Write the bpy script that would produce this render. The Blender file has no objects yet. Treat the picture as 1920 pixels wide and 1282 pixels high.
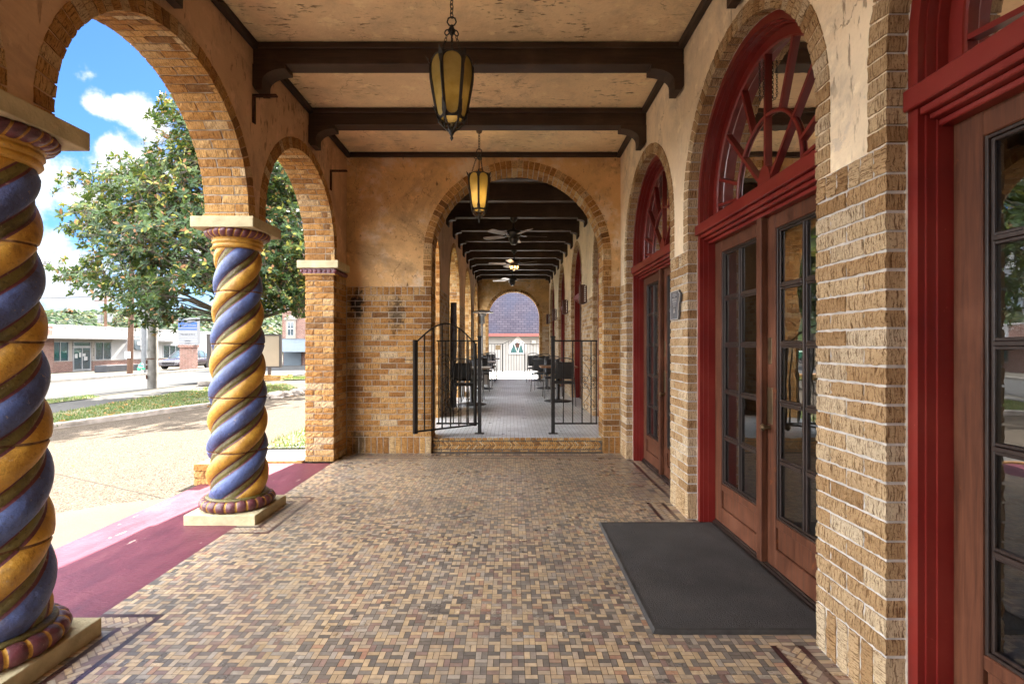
import bpy, math, random
from mathutils import Vector, Matrix, noise
random.seed(7)
rr = random.uniform
PI = math.pi
R = math.radians
sc = bpy.context.scene
COL = sc.collection
V = Vector

# ------------------------------------------------------------------ mesh helpers
class MB:
    """collects faces; build() links them as ONE mesh object"""
    def __init__(s):
        s.v = []; s.f = []; s.m = []; s.r = []; s.c = []; s.uv = []; s.sm = []
    def face(s, pts, m=0, r=0.0, c=None, uv=None, sm=False):
        i = len(s.v); n = len(pts)
        s.v.extend([tuple(p) for p in pts]); s.f.append(tuple(range(i, i+n)))
        s.m.append(m); s.r.append(r); s.c.append(c or (1, 1, 1)); s.sm.append(sm)
        s.uv.append(uv)
    def grid(s, P, m=0, closeu=False, closev=False, sm=True, r=0.0, mf=None):
        nu = len(P); nv = len(P[0]); b = len(s.v)
        for row in P: s.v.extend([tuple(p) for p in row])
        for i in range(nu if closeu else nu-1):
            for j in range(nv if closev else nv-1):
                i2 = (i+1) % nu; j2 = (j+1) % nv
                s.f.append((b+i*nv+j, b+i2*nv+j, b+i2*nv+j2, b+i*nv+j2))
                s.m.append(mf(i, j) if mf else m); s.r.append(r); s.c.append((1, 1, 1)); s.uv.append(None); s.sm.append(sm)
    def idx(s, verts, faces, m=0, sm=False, r=0.0, c=None):
        b = len(s.v); s.v.extend([tuple(p) for p in verts])
        for f in faces:
            s.f.append(tuple(b+k for k in f)); s.m.append(m); s.r.append(r); s.c.append(c or (1, 1, 1)); s.uv.append(None); s.sm.append(sm)
    def obox(s, c, u, v, w, m=0, r=0.0, col=None):
        c, u, v, w = V(c), V(u), V(v), V(w)
        P = [c+a*u+b*v+d*w for a in (-1, 1) for b in (-1, 1) for d in (-1, 1)]
        F = [(0, 1, 3, 2), (4, 6, 7, 5), (0, 4, 5, 1), (2, 3, 7, 6), (0, 2, 6, 4), (1, 5, 7, 3)]
        if u.cross(v).dot(w) < 0: F = [tuple(reversed(f)) for f in F]
        s.idx(P, F, m, r=r, c=col)
    def box(s, x0, x1, y0, y1, z0, z1, m=0, r=0.0, col=None):
        s.obox(((x0+x1)/2, (y0+y1)/2, (z0+z1)/2), ((x1-x0)/2, 0, 0), (0, (y1-y0)/2, 0), (0, 0, (z1-z0)/2), m, r, col)
    def bar(s, a, b, w, h=None, m=0, up=(0, 0, 1)):
        a, b = V(a), V(b); d = b-a; h = h or w
        up = V(up)
        if abs(d.normalized().dot(up)) > .95: up = V((1, 0, 0))
        x = d.cross(up).normalized(); y = x.cross(d).normalized()
        s.obox((a+b)/2, x*w/2, d/2, y*h/2, m)
    def tube(s, pts, rad, n=8, m=0, caps=True, closed=False):
        pts = [V(p) for p in pts]; k = len(pts)
        rads = rad if isinstance(rad, (list, tuple)) else [rad]*k
        prev = None; P = []
        for i, p in enumerate(pts):
            if closed: t = pts[(i+1) % k]-pts[i-1]
            else: t = pts[min(i+1, k-1)]-pts[max(i-1, 0)]
            t.normalize()
            if prev is None:
                prev = t.orthogonal().normalized()
            prev = (prev-t*prev.dot(t))
            if prev.length < 1e-6: prev = t.orthogonal()
            prev.normalize(); q = t.cross(prev)
            P.append([p+(prev*math.cos(2*PI*j/n)+q*math.sin(2*PI*j/n))*rads[i] for j in range(n)])
        s.grid(P, m, closeu=closed, closev=True)
        if caps and not closed:
            s.face(list(reversed(P[0])), m); s.face(P[-1], m)
    def cyl(s, a, b, r0, r1=None, n=16, m=0): s.tube([a, b], [r0, r0 if r1 is None else r1], n, m)
    def lathe(s, prof, c=(0, 0, 0), n=24, m=0, mf=None, capb=True, capt=True, sm=True):
        c = V(c); P = []
        for (r, z) in prof:
            P.append([c+V((r*math.cos(2*PI*j/n), r*math.sin(2*PI*j/n), z)) for j in range(n)])
        s.grid([list(row) for row in P], m, closev=True, mf=mf, sm=sm)
        # flip to outward
        nf = (len(prof)-1)*n
        for k in range(len(s.f)-nf, len(s.f)): s.f[k] = tuple(reversed(s.f[k]))
        if capb and prof[0][0] > 1e-4: s.face(list(reversed(P[0])), m)
        if capt and prof[-1][0] > 1e-4: s.face(P[-1], m)
    def prism(s, poly, f0, f1, m=0, r=0.0):
        """poly 2d outline (ccw seen from f1 side); f0/f1 map 2d to 3d"""
        A = [V(f0(p)) for p in poly]; B = [V(f1(p)) for p in poly]
        s.face(B, m, r); s.face(list(reversed(A)), m, r)
        k = len(poly)
        for i in range(k):
            j = (i+1) % k
            s.face([A[i], A[j], B[j], B[i]], m, r)
    def build(s, name, mats, parent=None, bevel=0, seg=1, attr=None, recalc=False):
        me = bpy.data.meshes.new(name)
        me.from_pydata(s.v, [], s.f)
        if not isinstance(mats, (list, tuple)): mats = [mats]
        for m in mats: me.materials.append(m)
        me.polygons.foreach_set('material_index', s.m)
        me.polygons.foreach_set('use_smooth', s.sm)
        if any(u is not None for u in s.uv):
            lay = me.uv_layers.new(name='UVMap'); arr = []
            for f, u in zip(s.f, s.uv):
                if u is None: u = [(0, 0)]*len(f)
                for a in u: arr.extend(a)
            lay.data.foreach_set('uv', arr)
        if attr == 'r':
            a = me.attributes.new('rnd', 'FLOAT', 'FACE'); a.data.foreach_set('value', s.r)
        if attr == 'c':
            a = me.attributes.new('col', 'FLOAT_COLOR', 'FACE'); arr = []
            for c in s.c: arr.extend((c[0], c[1], c[2], 1))
            a.data.foreach_set('color', arr)
        me.update()
        if recalc:
            import bmesh
            bm = bmesh.new(); bm.from_mesh(me); bmesh.ops.remove_doubles(bm, verts=bm.verts, dist=1e-5)
            bmesh.ops.recalc_face_normals(bm, faces=bm.faces); bm.to_mesh(me); bm.free()
        o = bpy.data.objects.new(name, me); COL.objects.link(o)
        if parent is not None: adopt(o, parent)
        if bevel:
            b = o.modifiers.new('bevel', 'BEVEL'); b.width = bevel; b.segments = seg; b.limit_method = 'ANGLE'
        return o

def adopt(o, p):
    o.parent = p
    M = Matrix.Identity(4); q = p
    while q is not None and q.type == 'EMPTY':
        M = Matrix.Translation(q.location) @ Matrix.Rotation(q.rotation_euler.z, 4, 'Z'); break
    o.matrix_parent_inverse = M.inverted() if p.type == 'EMPTY' else Matrix.Identity(4)

def tag(o, label=None, cat=None, group=None, kind=None):
    if label: o['label'] = label
    if cat: o['category'] = cat
    if cat and not kind: kind = 'thing'
    if group: o['group'] = group
    if kind: o['kind'] = kind
    return o
def thing(name, label, cat, loc=(0, 0, 0), group=None):
    o = bpy.data.objects.new(name, None); COL.objects.link(o); o.location = loc
    o.empty_display_size = .1
    return tag(o, label, cat, group)
def dup(root, loc, label=None, rz=None):
    def cp(o, parent):
        c = o.copy(); COL.objects.link(c)
        if parent is not None: c.parent = parent; c.matrix_parent_inverse = o.matrix_parent_inverse.copy()
        for ch in list(o.children): cp(ch, c)
        return c
    r = cp(root, None); r.location = loc
    if rz is not None: r.rotation_euler = (0, 0, rz)
    if label: r['label'] = label
    return r

def text_mesh(s, size, M, name, mat, parent, depth=.004, align='CENTER'):
    cu = bpy.data.curves.new('t', 'FONT'); cu.body = s; cu.size = size; cu.extrude = depth
    cu.offset = size*.018; cu.align_x = align; cu.align_y = 'CENTER'; cu.resolution_u = 2
    t = bpy.data.objects.new('t', cu); COL.objects.link(t)
    bpy.context.view_layer.update()
    me = bpy.data.meshes.new_from_object(t)
    bpy.data.objects.remove(t); bpy.data.curves.remove(cu)
    me.transform(M); me.materials.clear(); me.materials.append(mat)
    o = bpy.data.objects.new(name, me); COL.objects.link(o)
    if parent is not None: adopt(o, parent)
    return o
def frame(o, x, y):
    """matrix: text x axis -> x, y axis -> y, at o"""
    x, y = V(x).normalized(), V(y).normalized(); z = x.cross(y)
    return Matrix(((x.x, y.x, z.x, o[0]), (x.y, y.y, z.y, o[1]), (x.z, y.z, z.z, o[2]), (0, 0, 0, 1)))

# ------------------------------------------------------------------ materials
class NT:
    def __init__(s, name):
        s.mat = bpy.data.materials.new(name); s.mat.use_nodes = True
        s.nt = s.mat.node_tree; s.bsdf = s.nt.nodes['Principled BSDF']; s.out = s.nt.nodes['Material Output']
    def n(s, typ, out=0, props=None, **inp):
        nd = s.nt.nodes.new('ShaderNode'+typ)
        for k, v in (props or {}).items(): setattr(nd, k, v)
        for k, v in inp.items():
            k = k.replace('_', ' ')
            if k[:2] == 'i ' : sock = nd.inputs[int(k[2:])]
            else: sock = nd.inputs[k]
            s.put(sock, v)
        return nd.outputs[out]
    def put(s, sock, v):
        if isinstance(v, bpy.types.NodeSocket): s.nt.links.new(v, sock)
        elif isinstance(v, tuple) and len(v) == 3 and sock.type == 'RGBA': sock.default_value = (*v, 1)
        else: sock.default_value = v
    def math(s, op, a, b=0.0, c=None, clamp=False):
        nd = s.nt.nodes.new('ShaderNodeMath'); nd.operation = op; nd.use_clamp = clamp
        s.put(nd.inputs[0], a); s.put(nd.inputs[1], b)
        if c is not None: s.put(nd.inputs[2], c)
        return nd.outputs[0]
    def mix(s, f, a, b, mode='MIX'):
        nd = s.nt.nodes.new('ShaderNodeMix'); nd.data_type = 'RGBA'; nd.blend_type = mode; nd.clamp_factor = True
        s.put(nd.inputs[0], f); s.put(nd.inputs[6], a); s.put(nd.inputs[7], b)
        return nd.outputs[2]
    def ramp(s, f, stops, interp='LINEAR'):
        nd = s.nt.nodes.new('ShaderNodeValToRGB'); cr = nd.color_ramp; cr.interpolation = interp
        while len(cr.elements) < len(stops): cr.elements.new(.5)
        for e, (p, c) in zip(cr.elements, stops):
            e.position = p; e.color = (*c, 1) if len(c) == 3 else c
        s.put(nd.inputs[0], f); return nd.outputs[0]
    def step(s, x, lo, hi):
        nd = s.nt.nodes.new('ShaderNodeMapRange'); nd.interpolation_type = 'SMOOTHSTEP'
        s.put(nd.inputs[0], x); nd.inputs[1].default_value = lo; nd.inputs[2].default_value = hi
        return nd.outputs[0]
    def coord(s, scale=(1, 1, 1), which=3, loc=(0, 0, 0)):
        tc = s.nt.nodes.new('ShaderNodeTexCoord')
        if scale == (1, 1, 1) and loc == (0, 0, 0): return tc.outputs[which]
        mp = s.nt.nodes.new('ShaderNodeMapping'); s.nt.links.new(tc.outputs[which], mp.inputs[0])
        mp.inputs['Scale'].default_value = scale; mp.inputs['Location'].default_value = loc
        return mp.outputs[0]
    def noise(s, vec, scale, detail=4, rough=.55, dist=0, out=0):
        return s.n('TexNoise', out, Vector=vec, Scale=scale, Detail=detail, Roughness=rough, Distortion=dist)
    def bump(s, h, strength=.5, dist=.01, prev=None):
        nd = s.nt.nodes.new('ShaderNodeBump'); nd.inputs['Strength'].default_value = strength; nd.inputs['Distance'].default_value = dist
        s.put(nd.inputs['Height'], h)
        if prev is not None: s.put(nd.inputs['Normal'], prev)
        s.nt.links.new(nd.outputs[0], s.bsdf.inputs['Normal']); return nd.outputs[0]
    def set(s, **k):
        for a, v in k.items(): s.put(s.bsdf.inputs[a.replace('_', ' ')], v)
        return s

def simple(name, col, rough=.6, var=.15, scale=8, metal=0, spec=.5, bump=0, bscale=40, coat=0, stretch=(1, 1, 1)):
    t = NT(name); co = t.coord(stretch)
    nz = t.noise(co, scale, 5)
    a = tuple(c*(1-var) for c in col); b = tuple(min(1, c*(1+var)) for c in col)
    t.set(Base_Color=t.ramp(nz, [(.3, a), (.7, b)]), Roughness=t.math('ADD', t.math('MULTIPLY', nz, .2), rough-.1), Metallic=metal)
    t.bsdf.inputs['Specular IOR Level'].default_value = min(spec, .06) if rough >= .75 else spec
    if coat: t.bsdf.inputs['Coat Weight'].default_value = coat; t.bsdf.inputs['Coat Roughness'].default_value = .15
    if bump: t.bump(t.noise(co, bscale, 4), bump, .01)
    return t.mat

def stucco(name, base, streak, tone, pits=.5, pale=None, SMU=.6):
    t = NT(name); co = t.coord()
    big = t.noise(co, .9, 5, .6); mid = t.noise(co, 4.0, 6, .6)
    c = t.ramp(big, [(.25, tuple(x*.72 for x in base)), (.5, base), (.75, tuple(min(1, x*1.12) for x in base))])
    c = t.mix(t.math('MULTIPLY', t.step(mid, .5, .75), .35), c, tone)
    if pale: c = t.mix(t.math('MULTIPLY', t.step(t.noise(t.coord(loc=(3, 5, 1)), 1.7, 7, .7), .50, .66), .85), c, pale)
    st = t.coord(streak)
    p1 = t.noise(st, 11, 5, .62); msk = t.step(t.noise(co, 1.25, 5, .65), .46, .66)
    pit = t.math('MULTIPLY', t.step(p1, .575, .65), msk)
    dv = t.n('VectorMath', 0, {'operation': 'ADD'}, i_0=co, i_1=t.n('VectorMath', 0, {'operation': 'SCALE'}, i_0=t.noise(co, 3.2, 5, .6, out=1), Scale=.42))
    vo = t.n('TexVoronoi', 0, {'feature': 'DISTANCE_TO_EDGE'}, Vector=dv, Scale=1.5)
    crack = t.math('MULTIPLY', t.math('SUBTRACT', 1.0, t.step(vo, .0015, .006)), t.step(t.noise(t.coord(loc=(7, 2, 3)), 2.1, 4), .52, .60))
    fine = t.step(t.noise(t.coord(tuple(x*1.0 for x in streak), loc=(4, 4, 4)), 34, 3, .6), .61, .70)
    st2 = t.coord(tuple(1+(x-1)*2.2 for x in streak), loc=(1, 8, 3))
    p2 = t.math('MULTIPLY', t.step(t.noise(st2, 4.5, 8, .72), .60, .68), t.step(t.noise(t.coord(loc=(2, 6, 9)), 2.4, 4), .46, .60))
    pit = t.math('MAXIMUM', pit, t.math('MULTIPLY', p2, .8))
    smu = t.math('MULTIPLY', t.step(t.noise(t.coord(loc=(11, 3, 6)), 1.5, 9, .72, .6), .46, .70), SMU)
    pe = t.math('MULTIPLY', t.step(t.noise(t.coord(loc=(6, 6, 12)), 1.9, 9, .75, 1.0), .635, .65), .55)
    c = t.mix(pe, c, tuple(x*.62+.03 for x in (base[0], base[1]*1.03, base[2]*1.18)))
    c = t.mix(smu, c, tuple(x*.52 for x in (base[0]*.92, base[1]*.98, base[2]*1.12)))
    lite = t.math('MULTIPLY', t.step(t.noise(t.coord(loc=(5, 13, 2)), 5.5, 7, .7), .54, .68), .6)
    c = t.mix(lite, c, tuple(min(1, x*1.22+.03) for x in base))
    dark = t.math('MAXIMUM', t.math('MULTIPLY', pit, pits), t.math('MAXIMUM', t.math('MULTIPLY', crack, .5), t.math('MULTIPLY', t.math('MULTIPLY', fine, t.step(t.noise(t.coord(loc=(1, 3, 8)), .9, 4), .45, .65)), pits*.6)))
    c = t.mix(dark, c, (.10, .055, .028))
    t.set(Base_Color=c, Roughness=.9); t.bsdf.inputs['Specular IOR Level'].default_value = .2
    h = t.math('SUBTRACT', t.math('ADD', t.math('MULTIPLY', mid, .8), t.math('MULTIPLY', t.noise(co, 45, 5), .25)), t.math('MULTIPLY', dark, .7))
    t.bump(h, .55, .02)
    return t

def m_brick(name, stops, soot=None, bstr=.9):
    t = NT(name)
    rnd = t.n('Attribute', 2, {'attribute_name': 'rnd', 'attribute_type': 'GEOMETRY'})
    uv = t.coord((1, 1, 1), 2)
    gro = t.noise(t.coord((150, 12, 1), 2), 1, 4, .75)
    spk = t.noise(t.coord((95, 80, 1), 2), 1, 5, .75)
    blot = t.noise(t.coord((14, 18, 1), 2), 1, 4)
    c = t.ramp(rnd, stops)
    c = t.mix(t.math('MULTIPLY', t.step(blot, .35, .7), .35), c, t.mix(.5, c, (.62, .45, .26)))
    gm = t.math('SUBTRACT', 1.0, t.step(t.math('MINIMUM', gro, t.math('ADD', spk, .03)), .385, .50))
    c = t.mix(t.math('MULTIPLY', gm, .88), c, (.095, .040, .013))
    c = t.mix(t.math('MULTIPLY', t.step(t.math('MAXIMUM', gro, spk), .58, .70), .45), c, t.mix(.5, c, (.78, .60, .38)))
    co = t.coord()
    c = t.mix(t.math('MULTIPLY', t.step(t.noise(co, 1.4, 5, .6), .52, .75), .45), c, (.17, .10, .05))
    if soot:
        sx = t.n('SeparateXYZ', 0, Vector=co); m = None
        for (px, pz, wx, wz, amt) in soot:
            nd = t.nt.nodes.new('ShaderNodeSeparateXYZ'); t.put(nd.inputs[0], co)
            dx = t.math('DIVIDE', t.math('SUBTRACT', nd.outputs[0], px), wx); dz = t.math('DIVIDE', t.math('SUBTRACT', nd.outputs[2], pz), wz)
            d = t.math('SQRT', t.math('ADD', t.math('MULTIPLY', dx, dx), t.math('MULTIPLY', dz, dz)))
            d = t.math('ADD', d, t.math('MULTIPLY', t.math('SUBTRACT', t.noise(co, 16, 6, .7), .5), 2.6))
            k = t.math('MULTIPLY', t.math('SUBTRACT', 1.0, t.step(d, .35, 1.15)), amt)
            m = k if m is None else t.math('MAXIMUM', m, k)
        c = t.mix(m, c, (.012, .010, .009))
    t.set(Base_Color=c, Roughness=.92); t.bsdf.inputs['Specular IOR Level'].default_value = .15
    t.bump(t.math('ADD', t.math('MULTIPLY', gro, .9), t.math('MULTIPLY', spk, .7)), bstr, .012)
    return t.mat

B_STOPS = [(0, (.20, .095, .032)), (.12, (.36, .165, .045)), (.4, (.50, .255, .075)), (.7, (.57, .33, .12)), (.9, (.60, .40, .19)), (1, (.64, .49, .30))]
BR_STOPS = [(0, (.31, .18, .08)), (.15, (.42, .26, .125)), (.45, (.515, .35, .19)), (.75, (.575, .425, .255)), (1, (.62, .50, .345))]
M_BRICK = m_brick('rug_brick', B_STOPS)
M_BRICKR = m_brick('pale_rug_brick', BR_STOPS)
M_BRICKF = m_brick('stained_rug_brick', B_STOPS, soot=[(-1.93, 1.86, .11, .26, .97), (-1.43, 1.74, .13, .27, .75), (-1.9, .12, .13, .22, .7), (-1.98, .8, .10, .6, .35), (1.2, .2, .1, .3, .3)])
M_MORTAR = simple('mortar', (.42, .36, .30), .95, .2, 20, bump=.5, bscale=90, spec=.1)
M_MORTARW = simple('pale_mortar', (.50, .46, .42), .95, .2, 20, bump=.5, bscale=90, spec=.1)
M_STUC = stucco('stucco_ceiling', (.87, .675, .41), (1.0, 3.2, 1.0), (.66, .45, .24), .85).mat
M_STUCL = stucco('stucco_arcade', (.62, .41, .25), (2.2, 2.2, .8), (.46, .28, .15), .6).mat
M_STUCF = stucco('stucco_end', (.70, .44, .20), (2.0, 2.0, 1.2), (.44, .25, .11), .9, (.78, .64, .47), .8).mat
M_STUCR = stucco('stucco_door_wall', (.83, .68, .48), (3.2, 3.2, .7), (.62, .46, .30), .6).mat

def m_wood(name, a, b, ax, rough=.55, sc_=6, gloss=.4, wear=None):
    t = NT(name); s = [14, 14, 14]; s[ax] = .9
    co = t.coord(tuple(s)); g = t.noise(co, sc_, 6, .65, .4); big = t.noise(t.coord(), 2.2, 4)
    c = t.ramp(g, [(.3, a), (.72, b)])
    c = t.mix(t.math('MULTIPLY', t.step(big, .45, .75), .5), c, tuple(min(1, x*1.7+.015) for x in b))
    if wear: c = t.mix(t.math('MULTIPLY', t.step(t.noise(t.coord(), 7, 6, .7), .6, .72), .7), c, wear)
    t.set(Base_Color=c, Roughness=t.math('ADD', t.math('MULTIPLY', g, .3), rough-.15)); t.bsdf.inputs['Specular IOR Level'].default_value = gloss
    t.bump(g, .25, .004); return t.mat
M_BEAM = m_wood('dark_beam_wood', (.020, .011, .007), (.060, .034, .020), 0, .6, 5, .35)
M_BEAMY = m_wood('dark_trim_wood', (.018, .010, .007), (.050, .029, .018), 1, .6, 5, .35)
M_PLANK = m_wood('dark_plank_wood', (.035, .019, .010), (.075, .042, .023), 1, .8)
M_DOOR = m_wood('door_wood', (.045, .015, .008), (.125, .045, .022), 2, .55, 3, .2, (.20, .060, .018))
M_DOORD = m_wood('door_glazing_bar_wood', (.012, .007, .006), (.032, .018, .013), 2, .4, 3, .5)
def m_red():
    t = NT('red_gloss_paint'); co = t.coord(); n = t.noise(co, 3, 5)
    c = t.ramp(n, [(.25, (.12, .010, .009)), (.5, (.165, .014, .011)), (.8, (.21, .028, .020))])
    chip = t.step(t.noise(co, 38, 4, .6), .70, .74)
    c = t.mix(t.math('MULTIPLY', chip, .35), c, (.45, .12, .09))
    t.set(Base_Color=c, Roughness=t.math('ADD', t.math('MULTIPLY', n, .15), .24)); t.bump(t.noise(co, 26, 5), .12, .004); return t.mat
M_RED = m_red()
M_CAULK = simple('white_caulk', (.50, .44, .37), .8, .15, 30, bump=.6, bscale=60)
def m_glass():
    t = NT('window_glass'); nt = t.nt
    tr = nt.nodes.new('ShaderNodeBsdfTransparent'); tr.inputs[0].default_value = (.62, .63, .60, 1)
    gl = nt.nodes.new('ShaderNodeBsdfGlossy'); gl.inputs['Roughness'].default_value = .012; gl.inputs[0].default_value = (.95, .97, 1, 1)
    bp = nt.nodes.new('ShaderNodeBump'); bp.inputs['Strength'].default_value = .05; bp.inputs['Distance'].default_value = .02
    nt.links.new(t.noise(t.coord(), 3.0, 2), bp.inputs['Height']); nt.links.new(bp.outputs[0], gl.inputs['Normal'])
    fr = nt.nodes.new('ShaderNodeFresnel'); fr.inputs[0].default_value = 1.7; nt.links.new(bp.outputs[0], fr.inputs['Normal'])
    mx = nt.nodes.new('ShaderNodeMixShader'); nt.links.new(t.math('ADD', t.math('MULTIPLY', fr.outputs[0], 1.2), .06, clamp=True), mx.inputs[0]); nt.links.new(tr.outputs[0], mx.inputs[1]); nt.links.new(gl.outputs[0], mx.inputs[2])
    nt.links.new(mx.outputs[0], t.out.inputs[0]); return t.mat
M_GLASS = m_glass()
M_IRON = simple('black_iron', (.018, .016, .015), .5, .3, 30, 0, .5, .2, 60)
M_RUST = simple('rusty_iron', (.055, .026, .016), .8, .6, 40, 0, .3, .4, 60)
M_PLINTH = simple('cast_stone', (.50, .43, .27), .85, .22, 9, bump=.45, bscale=60, spec=.2)
def glaze(name, col, dark, rough=.32, bs=.35):
    t = NT(name); co = t.coord(); n = t.noise(co, 5, 6, .65); f = t.noise(co, 60, 4, .6)
    c = t.ramp(n, [(.32, dark), (.52, col), (.75, tuple(min(1, x*1.25) for x in col))])
    c = t.mix(t.math('MULTIPLY', t.step(f, .56, .66), .6), c, dark)
    c = t.mix(t.math('MULTIPLY', t.step(t.noise(t.coord((1, 1, .35)), 22, 6, .7), .56, .68), .45), c, tuple(x*.4 for x in dark))
    c = t.mix(t.math('MULTIPLY', t.step(t.noise(t.coord(loc=(4, 4, 1)), 30, 5, .75), .63, .68), .65), c, (.40, .31, .22))
    c = t.mix(t.math('MULTIPLY', t.step(t.noise(t.coord(loc=(9, 2, 7)), 6.5, 8, .72), .52, .70), .5), c, tuple(x*.6+.05 for x in col))
    c = t.mix(t.math('MULTIPLY', t.step(t.noise(t.coord((3, 3, .6), loc=(1, 2, 7)), 26, 5, .7), .57, .66), .4), c, tuple(min(1, x*1.5+.02) for x in col))
    t.set(Base_Color=c, Roughness=t.math('ADD', t.math('MULTIPLY', n, .25), rough-.1)); t.bsdf.inputs['Specular IOR Level'].default_value = .5
    t.bump(t.math('ADD', t.math('MULTIPLY', t.noise(co, 11, 7, .65), 1.3), t.math('MULTIPLY', f, .25)), bs+.15, .016); return t.mat
M_GOLD = glaze('gold_glaze', (.50, .265, .035), (.27, .12, .018), .42)
M_BLUE = glaze('blue_glaze', (.070, .104, .255), (.045, .047, .105), .42)
M_OLIVE = glaze('olive_glaze', (.15, .12, .028), (.06, .042, .016), .45, .6)
M_OXBL = glaze('oxblood_glaze', (.13, .035, .045), (.07, .02, .025))
M_SEAM = simple('cracked_seam', (.16, .085, .045), .9, .5, 40, bump=.6, bscale=80)
def m_tile():
    t = NT('paver_tile'); col = t.n('Attribute', 0, {'attribute_name': 'col', 'attribute_type': 'GEOMETRY'}); co = t.coord()
    n = t.noise(co, 26, 5, .65); big = t.noise(co, .7, 4)
    c = t.mix(1.0, col, t.ramp(n, [(.25, (.63, .615, .58)), (.75, (1.0, .98, .94))]), 'MULTIPLY')
    c = t.mix(t.math('MULTIPLY', t.step(t.noise(co, .9, 7, .7), .46, .70), .55), c, (.20, .165, .14)); c = t.mix(t.math('MULTIPLY', t.step(t.noise(t.coord(loc=(3, 9, 0)), 2.3, 7, .7), .50, .72), .30), c, (.30, .26, .22))
    t.set(Base_Color=c, Roughness=t.math('ADD', t.math('MULTIPLY', t.noise(t.coord(loc=(8, 1, 0)), 1.8, 6, .65), .5), .06)); t.bump(t.noise(co, 90, 4), .15, .003); return t.mat
M_TILE = m_tile()
M_GROUT = simple('grout', (.13, .11, .095), .9, .3, 20)
M_MAROON = simple('maroon_tile', (.19, .13, .10), .4, .35, 14)
# ------------------------------------------------------------------ layout constants (metres; camera at 0,0,1.35 looking along +Y)
XL, XR = -2.05, 1.38          # inner faces of the arcade and of the door wall
YF = 6.45                     # face of the end wall
CEIL = 3.76
# ------------------------------------------------------------------ bricks
def brick4(mb, p00, p10, p11, p01, n, dep, nu=6, nv=3, jit=.0028, rough=True, m=0):
    """one rough faced brick: bilinear front p00..p01 (u along first edge), n outward"""
    p00, p10, p11, p01, n = V(p00), V(p10), V(p11), V(p01), V(n)
    lu = (p10-p00).length; lv = (p01-p00).length; ou, ov = rr(0, 9), rr(0, 9); r = random.random()
    eu = (p10-p00).normalized(); ev = (p01-p00).normalized()
    b = len(mb.v); G = []
    for i in range(nu+1):
        a = i/nu
        for j in range(nv+1):
            c = j/nv
            p = p00*(1-a)*(1-c)+p10*a*(1-c)+p11*a*c+p01*(1-a)*c
            edge = (i in (0, nu)) or (j in (0, nv))
            p = p+n*(rr(-jit, jit)-(jit*.9 if edge else 0))
            if edge and rough: p = p+eu*rr(-.0022, .0022)+ev*rr(-.0022, .0022)
            G.append(p); mb.v.append(tuple(p))
    def uvf(i, j): return (ou+lu*i/nu, ov+lv*j/nv)
    for i in range(nu):
        for j in range(nv):
            k = lambda a, c: b+a*(nv+1)+c
            mb.f.append((k(i, j), k(i+1, j), k(i+1, j+1), k(i, j+1))); mb.m.append(m); mb.r.append(r); mb.c.append((1, 1, 1)); mb.sm.append(False)
            mb.uv.append([uvf(i, j), uvf(i+1, j), uvf(i+1, j+1), uvf(i, j+1)])
    ring = [(i, 0) for i in range(nu)]+[(nu, j) for j in range(nv)]+[(i, nv) for i in range(nu, 0, -1)]+[(0, j) for j in range(nv, 0, -1)]
    b2 = len(mb.v)
    for (i, j) in ring: mb.v.append(tuple(V(mb.v[b+i*(nv+1)+j])-n*dep))
    L = len(ring); per = 0
    for q in range(L):
        i, j = ring[q]; i2, j2 = ring[(q+1) % L]
        A = b+i*(nv+1)+j; B = b+i2*(nv+1)+j2
        mb.f.append((A, b2+q, b2+(q+1) % L, B)); mb.m.append(m); mb.r.append(r); mb.c.append((1, 1, 1)); mb.sm.append(False)
        d = (V(mb.v[A])-V(mb.v[B])).length
        mb.uv.append([(ou, ov+per), (ou+dep, ov+per), (ou+dep, ov+per+d), (ou, ov+per+d)]); per += d
J = .010
def brick(mb, o, u, v, n, lu, lv, dep=.095, **k):
    o, u, v = V(o), V(u), V(v)
    brick4(mb, o, o+u*lu, o+u*lu+v*lv, o+v*lv, n, dep, **k)
def courses(mb, o, u, n, W, z0, z1, ch=.071, odd=0, bl=.2, dep=.095, **k):
    """running bond from z0 to z1 over width W starting at o along u"""
    nrow = max(1, round((z1-z0)/ch)); h = (z1-z0)/nrow
    for r in range(nrow):
        x = J/2; lens = []
        first = bl/2-J/2 if (r+odd) % 2 else bl
        L = first
        while x < W-J/2-.02:
            if x+L > W-J/2: L = W-J/2-x
            rest = W-J/2-(x+L+J)
            if 0 < rest < .05: L = W-J/2-x
            lens.append((x, L)); x += L+J; L = bl
        for (a, L) in lens:
            brick(mb, V(o)+V(u)*a+V((0, 0, z0+r*h+J/2)), u, (0, 0, 1), n, L, h-J, dep, **k)
def soldier(mb, o, u, n, W, z0, z1, w=.0665, dep=.095, **k):
    c = max(1, round(W/(w+J))); p = W/c
    for i in range(c):
        # u runs up the brick so the grooves stay across its length
        q = V(o)+V(u)*(i*p+J/2)+V((0, 0, z0+J/2))
        brick4(mb, q+V(u)*(p-J), q+V(u)*(p-J)+V((0, 0, z1-z0-J)), q+V((0, 0, z1-z0-J)), q, n, dep, **k)
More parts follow.
